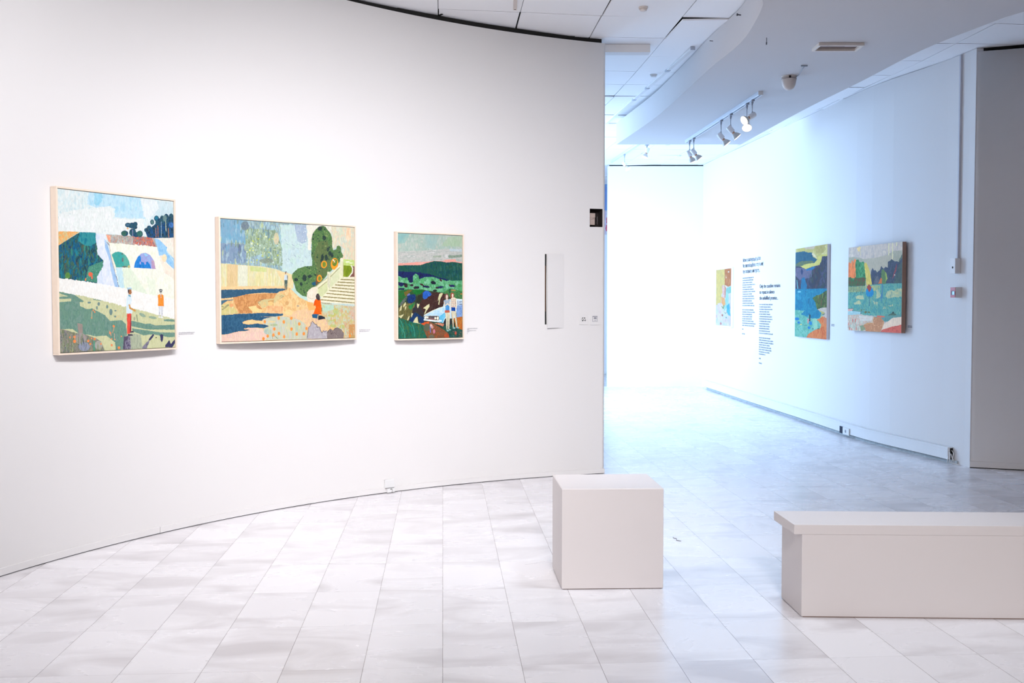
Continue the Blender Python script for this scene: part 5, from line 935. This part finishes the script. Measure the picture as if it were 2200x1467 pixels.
# recessed box with a beige device
a0, a1, z0, z1 = HOLE; D_ = .085; root = thing('wall_recess', arc_pt((a0 + a1) / 2, R, z0), 'dark square opening in the wall edge holding a beige device', 'wall recess'); base = arc_pt((a0 + a1) / 2, R, z0)
mb = MB(); P8 = [arc_pt(a, rr, z) - base for rr in (R + .0005, R + D_) for a in (a1 - .0002, a0 + .0002) for z in (z0, z1)]
mb.add(P8, [(0, 1, 5, 4), (2, 6, 7, 3), (0, 4, 6, 2), (1, 3, 7, 5), (4, 5, 7, 6)]); mb.build('back_box', mat('dark_board', (46, 38, 36), .9, noise=.5, scale=40), root)  # inside of the box coloured dark and mottled
BEI = mat('beige_plastic', (196, 178, 170), .5)
p, t = arc_frame(1271.5, 470, -.045); hd = at_y(1272, 457.5, p.y).z - at_y(1272, 483, p.y).z; M_ = Matrix.Translation(-base) @ frame_M(Vector((p.x, p.y, at_y(1272, 483, p.y).z)), t)
mb = MB(); mb.box(.002, 0, 0, .044, .03, hd * .62, M_); mb.box(0, .002, hd * .62, .048, .03, hd, M_); mb.box(.006, -.004, hd * .5, .042, 0, hd * .61, M_); mb.build('device', BEI, root, bevel=.002)
mb = MB(); mb.lathe([(.0025, 0), (.0025, .002)], M_ @ Matrix.Translation((.028, -.004, hd * .555)) @ Matrix.Rotation(math.pi / 2, 4, 'X'), 10); mb.build('screw', DARK, root)
mb = MB(); mb.tube([M_ @ Vector((.068, .01, hd * z)) + Vector((dx, 0, 0)) for z, dx in ((.05, .002), (.2, -.001), (.4, .002), (.6, -.001), (.72, .001))], .0018, 6); mb.build('wire', mat('grey_wire', (130, 124, 128), .5), root)
# two small signs by the wall end
q, t = arc_frame(1243.5, 690, .0015); zb = at_y(1243.5, 697, q.y).z; k = arc_len(q, t, 1263, 690) / 19.5
root = thing('small_sign', frame_M(Vector((q.x, q.y, zb)), t), 'left small white sign with a camera mark and three dots', 'sign')
mb = MB(); mb.box(0, -.003, 0, 19 * k, 0, 19 * k); mb.build('plate', WALL, root, bevel=.0006)
mb = MB(); y0, y1 = -.0036, -.003
for x0, za, x1, zb_ in ((7, 10.5, 8, 14), (7, 13, 9.5, 14), (8, 10.3, 10, 11.1), (10, 9, 11, 10.2), (4.8, 10.2, 5.8, 11.2), (13.4, 9, 14.4, 10.4), (11, 12.6, 12, 14)): mb.box(x0 * k, y0, za * k, x1 * k, y1, zb_ * k)
for x, z, rr in ((12.3, 12.7, 1.2), (7.6, 7.7, 1.35), (10.8, 7.9, 1.0), (13.7, 7.8, 1.05)): mb.lathe([(rr * k, 0), (rr * k, .0006)], Matrix.Translation((x * k, y1, z * k)) @ Matrix.Rotation(math.pi / 2, 4, 'X'), 12)
mb.build('pictogram', INK, root)
q, t = arc_frame(1268, 690, .0015); zb = at_y(1268, 698, q.y).z; k = arc_len(q, t, 1288, 690) / 20
root = thing('small_sign', frame_M(Vector((q.x, q.y, zb)), t), 'right small white sign with a boxed dark bar, nearest the wall end', 'sign')
mb = MB(); mb.box(0, -.003, 0, 19.5 * k, 0, 20 * k); mb.build('plate', WALL, root, bevel=.0006)
mb = MB()
for x0, za, x1, zb_ in ((4.5, 6.4, 5.2, 17.8), (14.3, 6.4, 15, 17.8), (4.5, 6.4, 15, 7), (4.5, 16.2, 15, 17.8), (7.2, 12, 13.2, 15.2), (7.4, 8.2, 8.1, 10), (9.3, 8, 10.4, 10), (11.4, 9, 13, 10)): mb.box(x0 * k, y0, za * k, x1 * k, y1, zb_ * k)
mb.build('pictogram', INKL, root)
# cable outlet at the foot of the curved wall
q, t = arc_frame(824.5, 1045, .0125); root = thing('floor_outlet', frame_M(Vector((q.x, q.y, 0)), t), 'small white cable outlet at the foot of the curved wall below the car painting', 'outlet')
mb = MB(); mb.box(.0, -.008, .036, .076, .0115, .095); mb.build('cover', WHITE, root, bevel=.003)
mb = MB(); mb.box(.012, -.022, .0045, .047, 0, .033); mb.box(.052, -.018, .0045, .074, 0, .031); mb.build('plug', WHITE, root, bevel=.002)
mb = MB(); mb.box(.047, -.017, .0042, .052, 0, .008); mb.box(.0475, -.0175, .018, .051, 0, .031); mb.box(.034, -.0226, .026, .044, -.0218, .031); mb.build('slot', DARK, root)
mb = MB(); mb.tube([(.0, -.004, .034), (.02, -.012, .034), (.04, -.0235, .030)], .0014, 6); mb.build('cable', mat('grey_wire', (130, 124, 128), .5), root)

# ------------------------------------------------------------------ THINGS ON THE RIGHT WALL OF THE FAR ROOM
def east_strip(d0, d1, z0, z1, ya, yb):
    pts = [Vector(p) for p in EW]; P = []
    for i in range(len(pts) - 1):
        for k in range(4):
            P.append(pts[i].lerp(pts[i + 1], k / 4))
    P.append(pts[-1]); P = [p for p in P if yb <= p.y <= ya]; vs_ = []
    for i, p in enumerate(P):
        t = (P[min(i + 1, len(P) - 1)] - P[max(i - 1, 0)]).normalized(); n = Vector((t.y, -t.x))
        for d, z in ((d0, z0), (d1, z0), (d1, z1), (d0, z1)): vs_.append((p.x + n.x * d, p.y + n.y * d, z))
    n_ = len(P)
    return MB().add(vs_, [(i * 4 + k, i * 4 + (k + 1) % 4, (i + 1) * 4 + (k + 1) % 4, (i + 1) * 4 + k) for i in range(n_ - 1) for k in range(4)] + [(0, 1, 2, 3), tuple((n_ - 1) * 4 + k for k in (3, 2, 1, 0))]), P[-1]
mb, _e = east_strip(.0, .012, 0, .030, 16.4, 8.45)
structure(mb.build('baseboard_far', mat('dirty_skirting', (214, 222, 226), .6, noise=.5, scale=26, var=(150, 160, 166))))
root = thing('cable_trunking', (0, 0, 0), 'long white cable trunking along the foot of the right wall', 'trunking')
mb, E_ = east_strip(.002, .050, .034, .135, 16.3, 8.5); mb.build('channel', WHITE, root)
mb, _e = east_strip(.0505, .0525, .118, .121, 16.3, 8.5); mb.build('lid_edge', WHITE, root)
mb, _e = east_strip(.012, .046, .031, .034, 16.3, 8.5); mb.build('under_shade', DARK, root)  # black strip paints the shadow under the channel
te = (Vector(EW[-2]) - Vector(EW[-3])).normalized(); te3 = Vector((te.x, te.y, 0)); ne = Vector((te.y, -te.x, 0)); e3 = Vector((E_.x, E_.y, 0))
mb = MB(); Mx = frame_M(e3, te3); mb.box(.0005, -.028, .036, .0035, -.004, .128, Mx); mb.build('open_end', DARK, root)
root = thing('cable_bundle', e3, 'loose white cables hanging from the open end of the trunking', 'cables')
for k, P in enumerate(([(.002, -.035, .10), (.03, -.048, .085), (.034, -.05, .05), (.02, -.045, .012), (.06, -.02, .005), (.11, -.01, .004)], [(.002, -.02, .08), (.02, -.024, .06), (.028, -.02, .03), (.012, -.03, .008)], [(.002, -.014, .11), (.026, -.012, .09), (.02, -.016, .045), (.04, -.014, .02), (.02, -.012, .006)], [(.004, -.045, .06), (.012, -.056, .04), (.01, -.058, .006)])):
    mb = MB(); mb.tube(smooth_pts([Vector(p) for p in P], 5) if False else [Matrix.Translation(-e3) @ Mx @ Vector(p) for p in P], .0042, 6); mb.build('cable', WHITE, root)
q, t = east_frame(1813.5, 921, .0535); L = 0
while px_of(q + t * L)[0] < 1825: L += .002
zb, zt = at_y(1818, 928.5, q.y).z, at_y(1818, 914, q.y).z
root = thing('wall_socket', frame_M(Vector((q.x, q.y, zb)), t), 'white socket with a dark slot on the trunking under the lake painting', 'socket')
mb = MB(); mb.box(L * .42, -.008, 0, L, 0, zt - zb); mb.build('plate', WHITE, root, bevel=.002)
mb = MB(); mb.box(L * .08, -.003, 0, L * .40, 0, zt - zb); mb.build('dark_slot', mat('navy_void', (26, 34, 56), .8), root)
mb = MB(); mb.lathe([(.017, 0), (.017, .002), (.013, .002), (.012, -.004)], Matrix.Translation((L * .70, -.008, (zt - zb) * .5)) @ Matrix.Rotation(math.pi / 2, 4, 'X') @ Matrix.Diagonal((1, 1, 1, 1)), 18); mb.build('socket_ring', GREYP, root)
def wall_unit(name, pxl, yt, yb, W, T, label, cat):
    q, t = east_frame(pxl, (yt + yb) / 2, .001); z1, z0 = at_y(pxl, yt, q.y).z, at_y(pxl, yb, q.y).z
    return thing(name, frame_M(Vector((q.x, q.y, z0)), t), label, cat), W, T, z1 - z0
BOXG = mat('light_grey_box', (214, 208, 206), .5)
root, W, T, hh = wall_unit('key_box', 2054, 555.4, 587.8, .068, .052, 'pale grey box with a round hole at the foot of the wall conduit', 'box')
mb = MB(); mb.box(0, -T, 0, W, 0, hh); mb.build('case', BOXG, root, bevel=.002)
mb = MB(); mb.lathe([(.009, 0), (.009, .0015), (.006, .0015)], Matrix.Translation((W * .5, -T, hh * .4)) @ Matrix.Rotation(math.pi / 2, 4, 'X'), 16); mb.build('keyhole', DARK, root)
kb = root
root, W, T, hh = wall_unit('fire_alarm_button', 2055.5, 617, 639.5, .070, .056, 'red fronted fire alarm button below the grey box', 'alarm button')
mb = MB(); mb.box(0, -T, 0, W, 0, hh); mb.build('case', BOXG, root, bevel=.002)
mb = MB(); mb.box(.002, -T - .003, .002, W - .002, -T, hh - .002); mb.build('front', mat('alarm_red', (170, 40, 56), .4), root, bevel=.001)
mb = MB(); mb.box(.016, -T - .005, hh * .26, W - .02, -T - .003, hh * .64); mb.build('frame', mat('alarm_black', (40, 20, 26), .5), root)
mb = MB(); mb.box(.032, -T - .0065, hh * .28, W - .006, -T - .005, hh * .6); mb.build('glass', mat('alarm_glass', (110, 170, 206), .2), root)
kq = kb.matrix_world.translation; t3 = Vector((kb.matrix_world[0][0], kb.matrix_world[1][0], 0)); zk = at_y(2054, 555.4, kq.y).z
p3 = kq + t3 * .038; mb = MB(); mb.box(-.009, -.018, 0, .009, .0, zc(p3.x, p3.y) - .012 - zk, None)
tag(mb.build('wall_conduit', mat('conduit_grey', (196, 196, 204), .6), None, M=frame_M(Vector((p3.x, p3.y, zk)), t3)), 'thin vertical conduit running from the ceiling to the grey box', 'conduit')

# ------------------------------------------------------------------ CEILING FITTINGS
def on_ceiling(x, y, down=0):
    z = 3.42
    for _ in range(12): p = at_z(x, y, z - down); z = zc(p.x, p.y)
    return Vector((p.x, p.y, z))
LENS = mat('lit_lamp', (255, 244, 226), .3, emit=1.5)
LAMPW = mat('lamp_white', (232, 232, 234), .35)
BULB = mat('bulb_glass', (200, 196, 190), .2)
def spotlight(top, zj, d, label, group, plate=True):
    """top: point under the track; zj: height of the joint; d: aim"""
    d = Vector(d).normalized(); root = thing('track_spotlight', top, label, 'spotlight', group); J = Vector((0, 0, zj - top.z))
    mb = MB()
    if plate: mb.box(-.014, -.035, -.014, .014, .035, 0)
    else: mb.lathe([(.03, -.012), (.03, 0)], None, 14)
    mb.box(-.009, -.012, -.03, .009, .012, -.012); mb.build('adapter', GREYP, root, bevel=.001)
    mb = MB(); mb.tube([(0, 0, -.028), J], .0048, 8); mb.lathe([(.0075, -.05), (.0075, -.028)], None, 10); mb.build('stem', GREYP, root)
    side = Vector((-d.x, -d.y, 0)); side = side.normalized() if side.length > .01 else Vector((1, 0, 0))
    C0 = J + Vector((0, 0, -.018)) + side * .012 - d * .018
    mb = MB(); mb.box(-.006, -.011, -.026, .006, .011, .012, Matrix.Translation(J)); mb.build('joint', GREYP, root, bevel=.001)
    mb = MB(); mb.lathe([(.022, 0), (.026, .004), (.026, .064), (.024, .07)], axis_M(C0, d), 22); mb.build('lamp_holder', LAMPW, root)
    mb = MB(); mb.lathe([(.015, .068), (.015, .086)], axis_M(C0, d), 16); mb.build('neck', mat('copper_neck', (190, 150, 126), .4, .5), root)
    mb = MB(); mb.lathe([(.016, .084), (.024, .092), (.037, .112), (.043, .128), (.043, .133)], axis_M(C0, d), 26, cap=False); b = mb.build('bulb', BULB, root)
    mb = MB(); mb.lathe([(.0415, .131), (.038, .135), (.02, .138)], axis_M(C0, d), 26); mb.build('lens', LENS, b)
    return root
RZ = ZS - .032
a = at_z(1634, 204, RZ); b_ = at_z(1475, 307, RZ); dirn = (b_ - a).normalized()
root = thing('lighting_track', a, 'long white lighting track under the soffit carrying six spotlights', 'lighting track')
L = (b_ - a).length; Mt = Matrix.Translation(-a) @ frame_M(a, dirn)
mb = MB(); mb.box(0, -.019, 0, L, .019, .032, Mt); mb.build('rail', mat('track_aluminium', (206, 212, 222), .4, .3), root, bevel=.002)
mb = MB(); mb.box(.01, -.005, -.0012, L - .01, .005, .0, Mt); mb.build('groove', mat('dark_groove', (70, 78, 96), .6), root)
mb = MB(); mb.box(-.006, -.021, -.002, 0, .021, .034, Mt); mb.build('end_cap', WHITE, root)
for (ax, ay, jy, d, label) in ((1486, 302.7, 323, (.42, .1, -.9), 'white track spotlight farthest along the track, hidden half behind its twin'), (1493.6, 297, 320, (.62, .0, -.76), 'white track spotlight second from the far track end'),
                               (1551, 259, 285.5, (.60, -.05, -.74), 'lower of the two middle white spotlights on the track'), (1570.7, 245.6, 270.8, (.64, -.05, -.74), 'upper of the two middle white spotlights on the track'),
                               (1606.9, 223, 252.4, (-.12, -.62, -.72), 'white track spotlight crossing in front, lower lit face of the near pair'), (1618.5, 215.6, 242.6, (-.78, -.38, -.50), 'nearest white track spotlight turned left with a glowing face')):
    g = at_z(ax, ay, RZ); s_ = (g.y - a.y) / dirn.y; top = a + dirn * s_; spotlight(Vector((top.x, top.y, RZ)), at_y(ax, jy, top.y).z, d, label, 'spotlights on the soffit track')
a = on_ceiling(1376, 308.5, .03); b_ = on_ceiling(1313.5, 349.5, .03); a.z -= .003; b_.z -= .003; dirn = (b_ - a).normalized(); L = (b_ - a).length
root = thing('lighting_track', a, 'short far lighting track near the back wall ceiling', 'lighting track')
mb = MB(); mb.box(0, -.018, -.03, L, .018, 0, Matrix.Translation(-a) @ frame_M(a, dirn)); mb.build('rail', mat('track_aluminium', (206, 212, 222), .4, .3), root, bevel=.002)
g = on_ceiling(1341, 331, .03); s_ = (g.y - a.y) / dirn.y; top = a + dirn * s_ - Vector((0, 0, .031)); spotlight(top, at_y(1340, 348, top.y).z, (.5, -.35, -.75), 'pale spotlight on the short far track', 'spotlights at the back of the far room')
top = on_ceiling(1390, 309); top.z -= .012; spotlight(top, at_y(1390, 318, top.y).z, (-.35, -.1, -.9), 'single pale spotlight fixed to the far ceiling', 'spotlights at the back of the far room', False)
# ceiling track hugging the soffit fascia
a = on_ceiling(1488, 106, .02); b_ = on_ceiling(1303, 266, .02); a.z -= .004; b_.z -= .004; dirn = (b_ - a).normalized(); L = (b_ - a).length; Mt = Matrix.Translation(-a) @ frame_M(a, dirn)
root = thing('lighting_track', a, 'empty white ceiling track running beside the soffit edge', 'lighting track')
mb = MB(); mb.box(0, -.017, -.018, L, .017, 0, Mt); mb.build('rail', WHITE, root, bevel=.002)
mb = MB(); mb.box(-.012, -.019, -.022, .0, .019, .003, Mt); mb.build('end_cap', GREYP, root)
for px, py in ((1433, 155), (1389, 192), (1361, 216)):
    g = on_ceiling(px, py, .02); s_ = (g.y - a.y) / dirn.y; mb = MB(); mb.box(s_ - .03, -.019, -.021, s_ + .03, .019, -.001, Mt); mb.build('connector', GREYP, root)
# dome camera with its cable
p = at_z(1695, 164, ZS); k = p.y / F; root = thing('dome_camera', p, 'small beige dome camera under the soffit with a loose cable', 'camera')
mb = MB(); mb.lathe([(15.5 * k, -2.5 * k), (16.5 * k, -.002), (16.5 * k, 0)], None, 28); mb.build('mount', mat('dome_beige', (206, 196, 190), .45), root)
mb = MB(); mb.lathe([(.5 * k, -29.5 * k), (6 * k, -28.6 * k), (10.5 * k, -25 * k), (13.5 * k, -19 * k), (15 * k, -11 * k), (15.8 * k, -5 * k), (15.5 * k, -2.8 * k)], None, 28); mb.build('dome', mat('dome_beige', (206, 196, 190), .45), root)
mb = MB(); mb.lathe([(15.95 * k, -6.4 * k), (16.2 * k, -6.0 * k), (15.95 * k, -5.5 * k)], None, 28, cap=False); mb.build('seam', mat('seam_grey', (120, 110, 110), .6), root)
mb = MB(); mb.box(-4 * k, -16.9 * k, -6 * k, 0, -15.9 * k, -1.5 * k); mb.build('clip', DARK, root)
mb = MB(); q = at_z(1729, 140, ZS) - p; mb.tube([(13 * k, 4 * k, -.006), Vector((13 * k, 4 * k, 0)).lerp(q, .35) + Vector((.01, 0, -.014)), Vector((13 * k, 4 * k, 0)).lerp(q, .75) + Vector((0, 0, -.010)), q + Vector((0, 0, -.004))], .0032, 6); mb.box(q.x - .03, q.y - .006, -.01, q.x + .02, q.y + .006, -.0005); mb.build('cable', mat('cable_grey', (150, 158, 170), .5), root)
# ceiling vent frame
V4 = [at_z(x, y, ZS) for x, y in ((1745, 104), (1841, 104), (1857, 92), (1757, 91))]; o = sum(V4, Vector()) / 4; xv = (V4[1] - V4[0]).normalized(); wv = (V4[1] - V4[0]).length; dv = (V4[3] - V4[0]).length
root = thing('ceiling_vent', frame_M(o, xv), 'rectangular open vent frame in the soffit above the dome camera', 'vent')
mb = MB(); b2 = .018
for x0, y0_, x1, y1_ in ((-wv / 2, -dv / 2, wv / 2, -dv / 2 + b2), (-wv / 2, dv / 2 - b2, wv / 2, dv / 2), (-wv / 2, -dv / 2 + b2, -wv / 2 + b2, dv / 2 - b2), (wv / 2 - b2, -dv / 2 + b2, wv / 2, dv / 2 - b2)): mb.box(x0, y0_, -.022, x1, y1_, -.0005)
mb.build('frame', mat('vent_white', (226, 218, 210), .5), root, bevel=.002)
mb = MB(); mb.box(-wv / 2 + b2, -dv / 2 + b2, -.004, wv / 2 - b2, dv / 2 - b2, -.0008); mb.build('recess', mat('vent_brown', (120, 104, 98), .8), root)
mb = MB(); mb.box(.03, -dv / 2 + b2, -.02, wv / 2 - b2, -dv / 2 + b2 + .012, -.006); mb.build('damper', mat('vent_white', (226, 218, 210), .5), root)
# hook, screws, detectors, bracket
p = at_z(1647, 81, ZS); root = thing('ceiling_hook', p, 'thin dark hook hanging from the soffit near its curved edge', 'hook')
mb = MB(); mb.tube([(0, 0, 0), (0, 0, -.03)], .0022, 6); mb.build('shank', mat('hook_dark', (60, 58, 66), .5), root)
mb = MB(); mb.tube([(0, 0, -.03), (-.001, 0, -.047)], .004, 6); mb.build('tip', mat('hook_dark', (60, 58, 66), .5), root)
for (px, py, Y, lab) in ((1590, 32, 7.17, 'dark peg on the curved soffit fascia, nearer one'), (1530, 88, 7.87, 'tiny dark screw on the soffit fascia beside the ceiling track')):
    g = at_y(px, py, Y); mb = MB(); mb.lathe([(.004, -.02), (.004, .018), (.009, .018), (.009, .024)] if Y < 7.5 else [(.0025, -.02), (.0025, .02)], axis_M(g, (-1, -.15, .05)), 10); tag(mb.build('screw', mat('hook_dark', (60, 58, 66), .5)), lab, 'screw')
def detector(px, py, r_, h_, m, label, cat='smoke detector', ring=True):
    p = on_ceiling(px, py); k = p.y / F; root = thing('smoke_detector', p, label, cat); r_, h_ = r_ * k, h_ * k
    mb = MB(); mb.lathe([(r_ * .95, -h_ * .45), (r_, -h_ * .3), (r_, .004)], None, 24); mb.build('base', m, root)
    mb = MB(); mb.lathe([(r_ * .1, -h_), (r_ * .55, -h_ * .97), (r_ * .78, -h_ * .75), (r_ * .8, -h_ * .44)], None, 24); mb.build('sensor', m, root)
detector(1382, 15, 10, 9, mat('dome_beige', (206, 196, 190), .45), 'beige smoke detector on the panelled ceiling')
detector(1404, 160, 8, 6, WHITE, 'white smoke detector beside the empty ceiling track')
detector(1459, 333.5, 5.5, 3, WHITE, 'far smoke detector behind the lit spotlights')
detector(1434.7, 309.5, 5, 3, WHITE, 'farthest small disc detector beyond the soffit end')
p = on_ceiling(1106.5, 19); q = on_ceiling(1108, -14); xb = (q - p).normalized(); root = thing('ceiling_bracket', frame_M(p, xb), 'small beige metal bracket on the ceiling above the curved wall', 'bracket')
mb = MB(); mb.box(0, -.013, -.010, (q - p).length, .013, .002); mb.build('strip', mat('dome_beige', (206, 196, 190), .45), root, bevel=.001)
mb = MB(); mb.lathe([(.005, -.012), (.005, -.0095)], Matrix.Translation((.02, 0, 0)), 10); mb.build('screw', DARK, root)

# ------------------------------------------------------------------ SLIVER OF THE LAST ROOM beside the back wall
Yb = 19.29
xa, xb_ = at_y(1288, 500, Yb).x, at_y(1313, 500, Yb).x
zf = lambda y: at_y(1301, y, Yb).z
root = thing('blue_sheet', (xa, Yb, 0), 'sliver of an added blue banner between the wall end and the back wall', 'sheet')  # made-up stand-in for the bluish area above the pink painting
mb = MB(); mb.box(0, -.012, zf(452), xb_ - xa, -.008, zf(402)); mb.build('blue_face', mat('sheet_blue', (120, 150, 204), .8, noise=.3, scale=4), root)
mb = MB(); mb.box(-.02, -.02, zf(402), xb_ - xa + .02, -.001, zf(396)); mb.build('lower_bar', mat('rail_blue', (110, 146, 190), .6), root)
mb = MB(); mb.box(-.02, -.026, zf(391), xb_ - xa + .02, -.001, zf(385)); mb.build('lintel_bar', mat('rail_navy', (30, 70, 130), .6), root)
def paint_pink():
    s = Paint([(0, 0), (100, 0), (100, 60), (0, 60)], 90, 60, [(206, 196, 226), (220, 214, 238), (190, 180, 216), (226, 206, 230)], seed=8, jit=3)
    s.set(0, 0, 1)
    for e in ((52, 24, 10, 12), (46, 44, 9, 9), (20, 30, 12, 16), (80, 20, 10, 14), (78, 48, 12, 8), (58, 54, 8, 8)): s.ell(*e, [(206, 70, 110), (224, 100, 130), (214, 84, 84), (196, 90, 160)], sx=3, sy=3, jit=4)
    s.ell(53, 26, 5, 7, (226, 180, 220), jit=3)
    return s
w_ = .42; root = hang('canvas_painting', 'sliver of a pink and lilac abstract painting below the blue banner', Vector((xa - .05, Yb, 0)), Vector((xa - .05 + w_, Yb, 0)), zf(454), zf(504), .02, paint_pink, (235, 242, 255), ('stretcher', mat('white_frame', (236, 236, 240), .5), 0))
mb = MB(); mb.box(-1.5, Yb - .02, 0.0, 1.9, Yb + .01, zf(818)); structure(mb.build('baseboard_back', mat('rail_navy', (30, 70, 130), .6)))
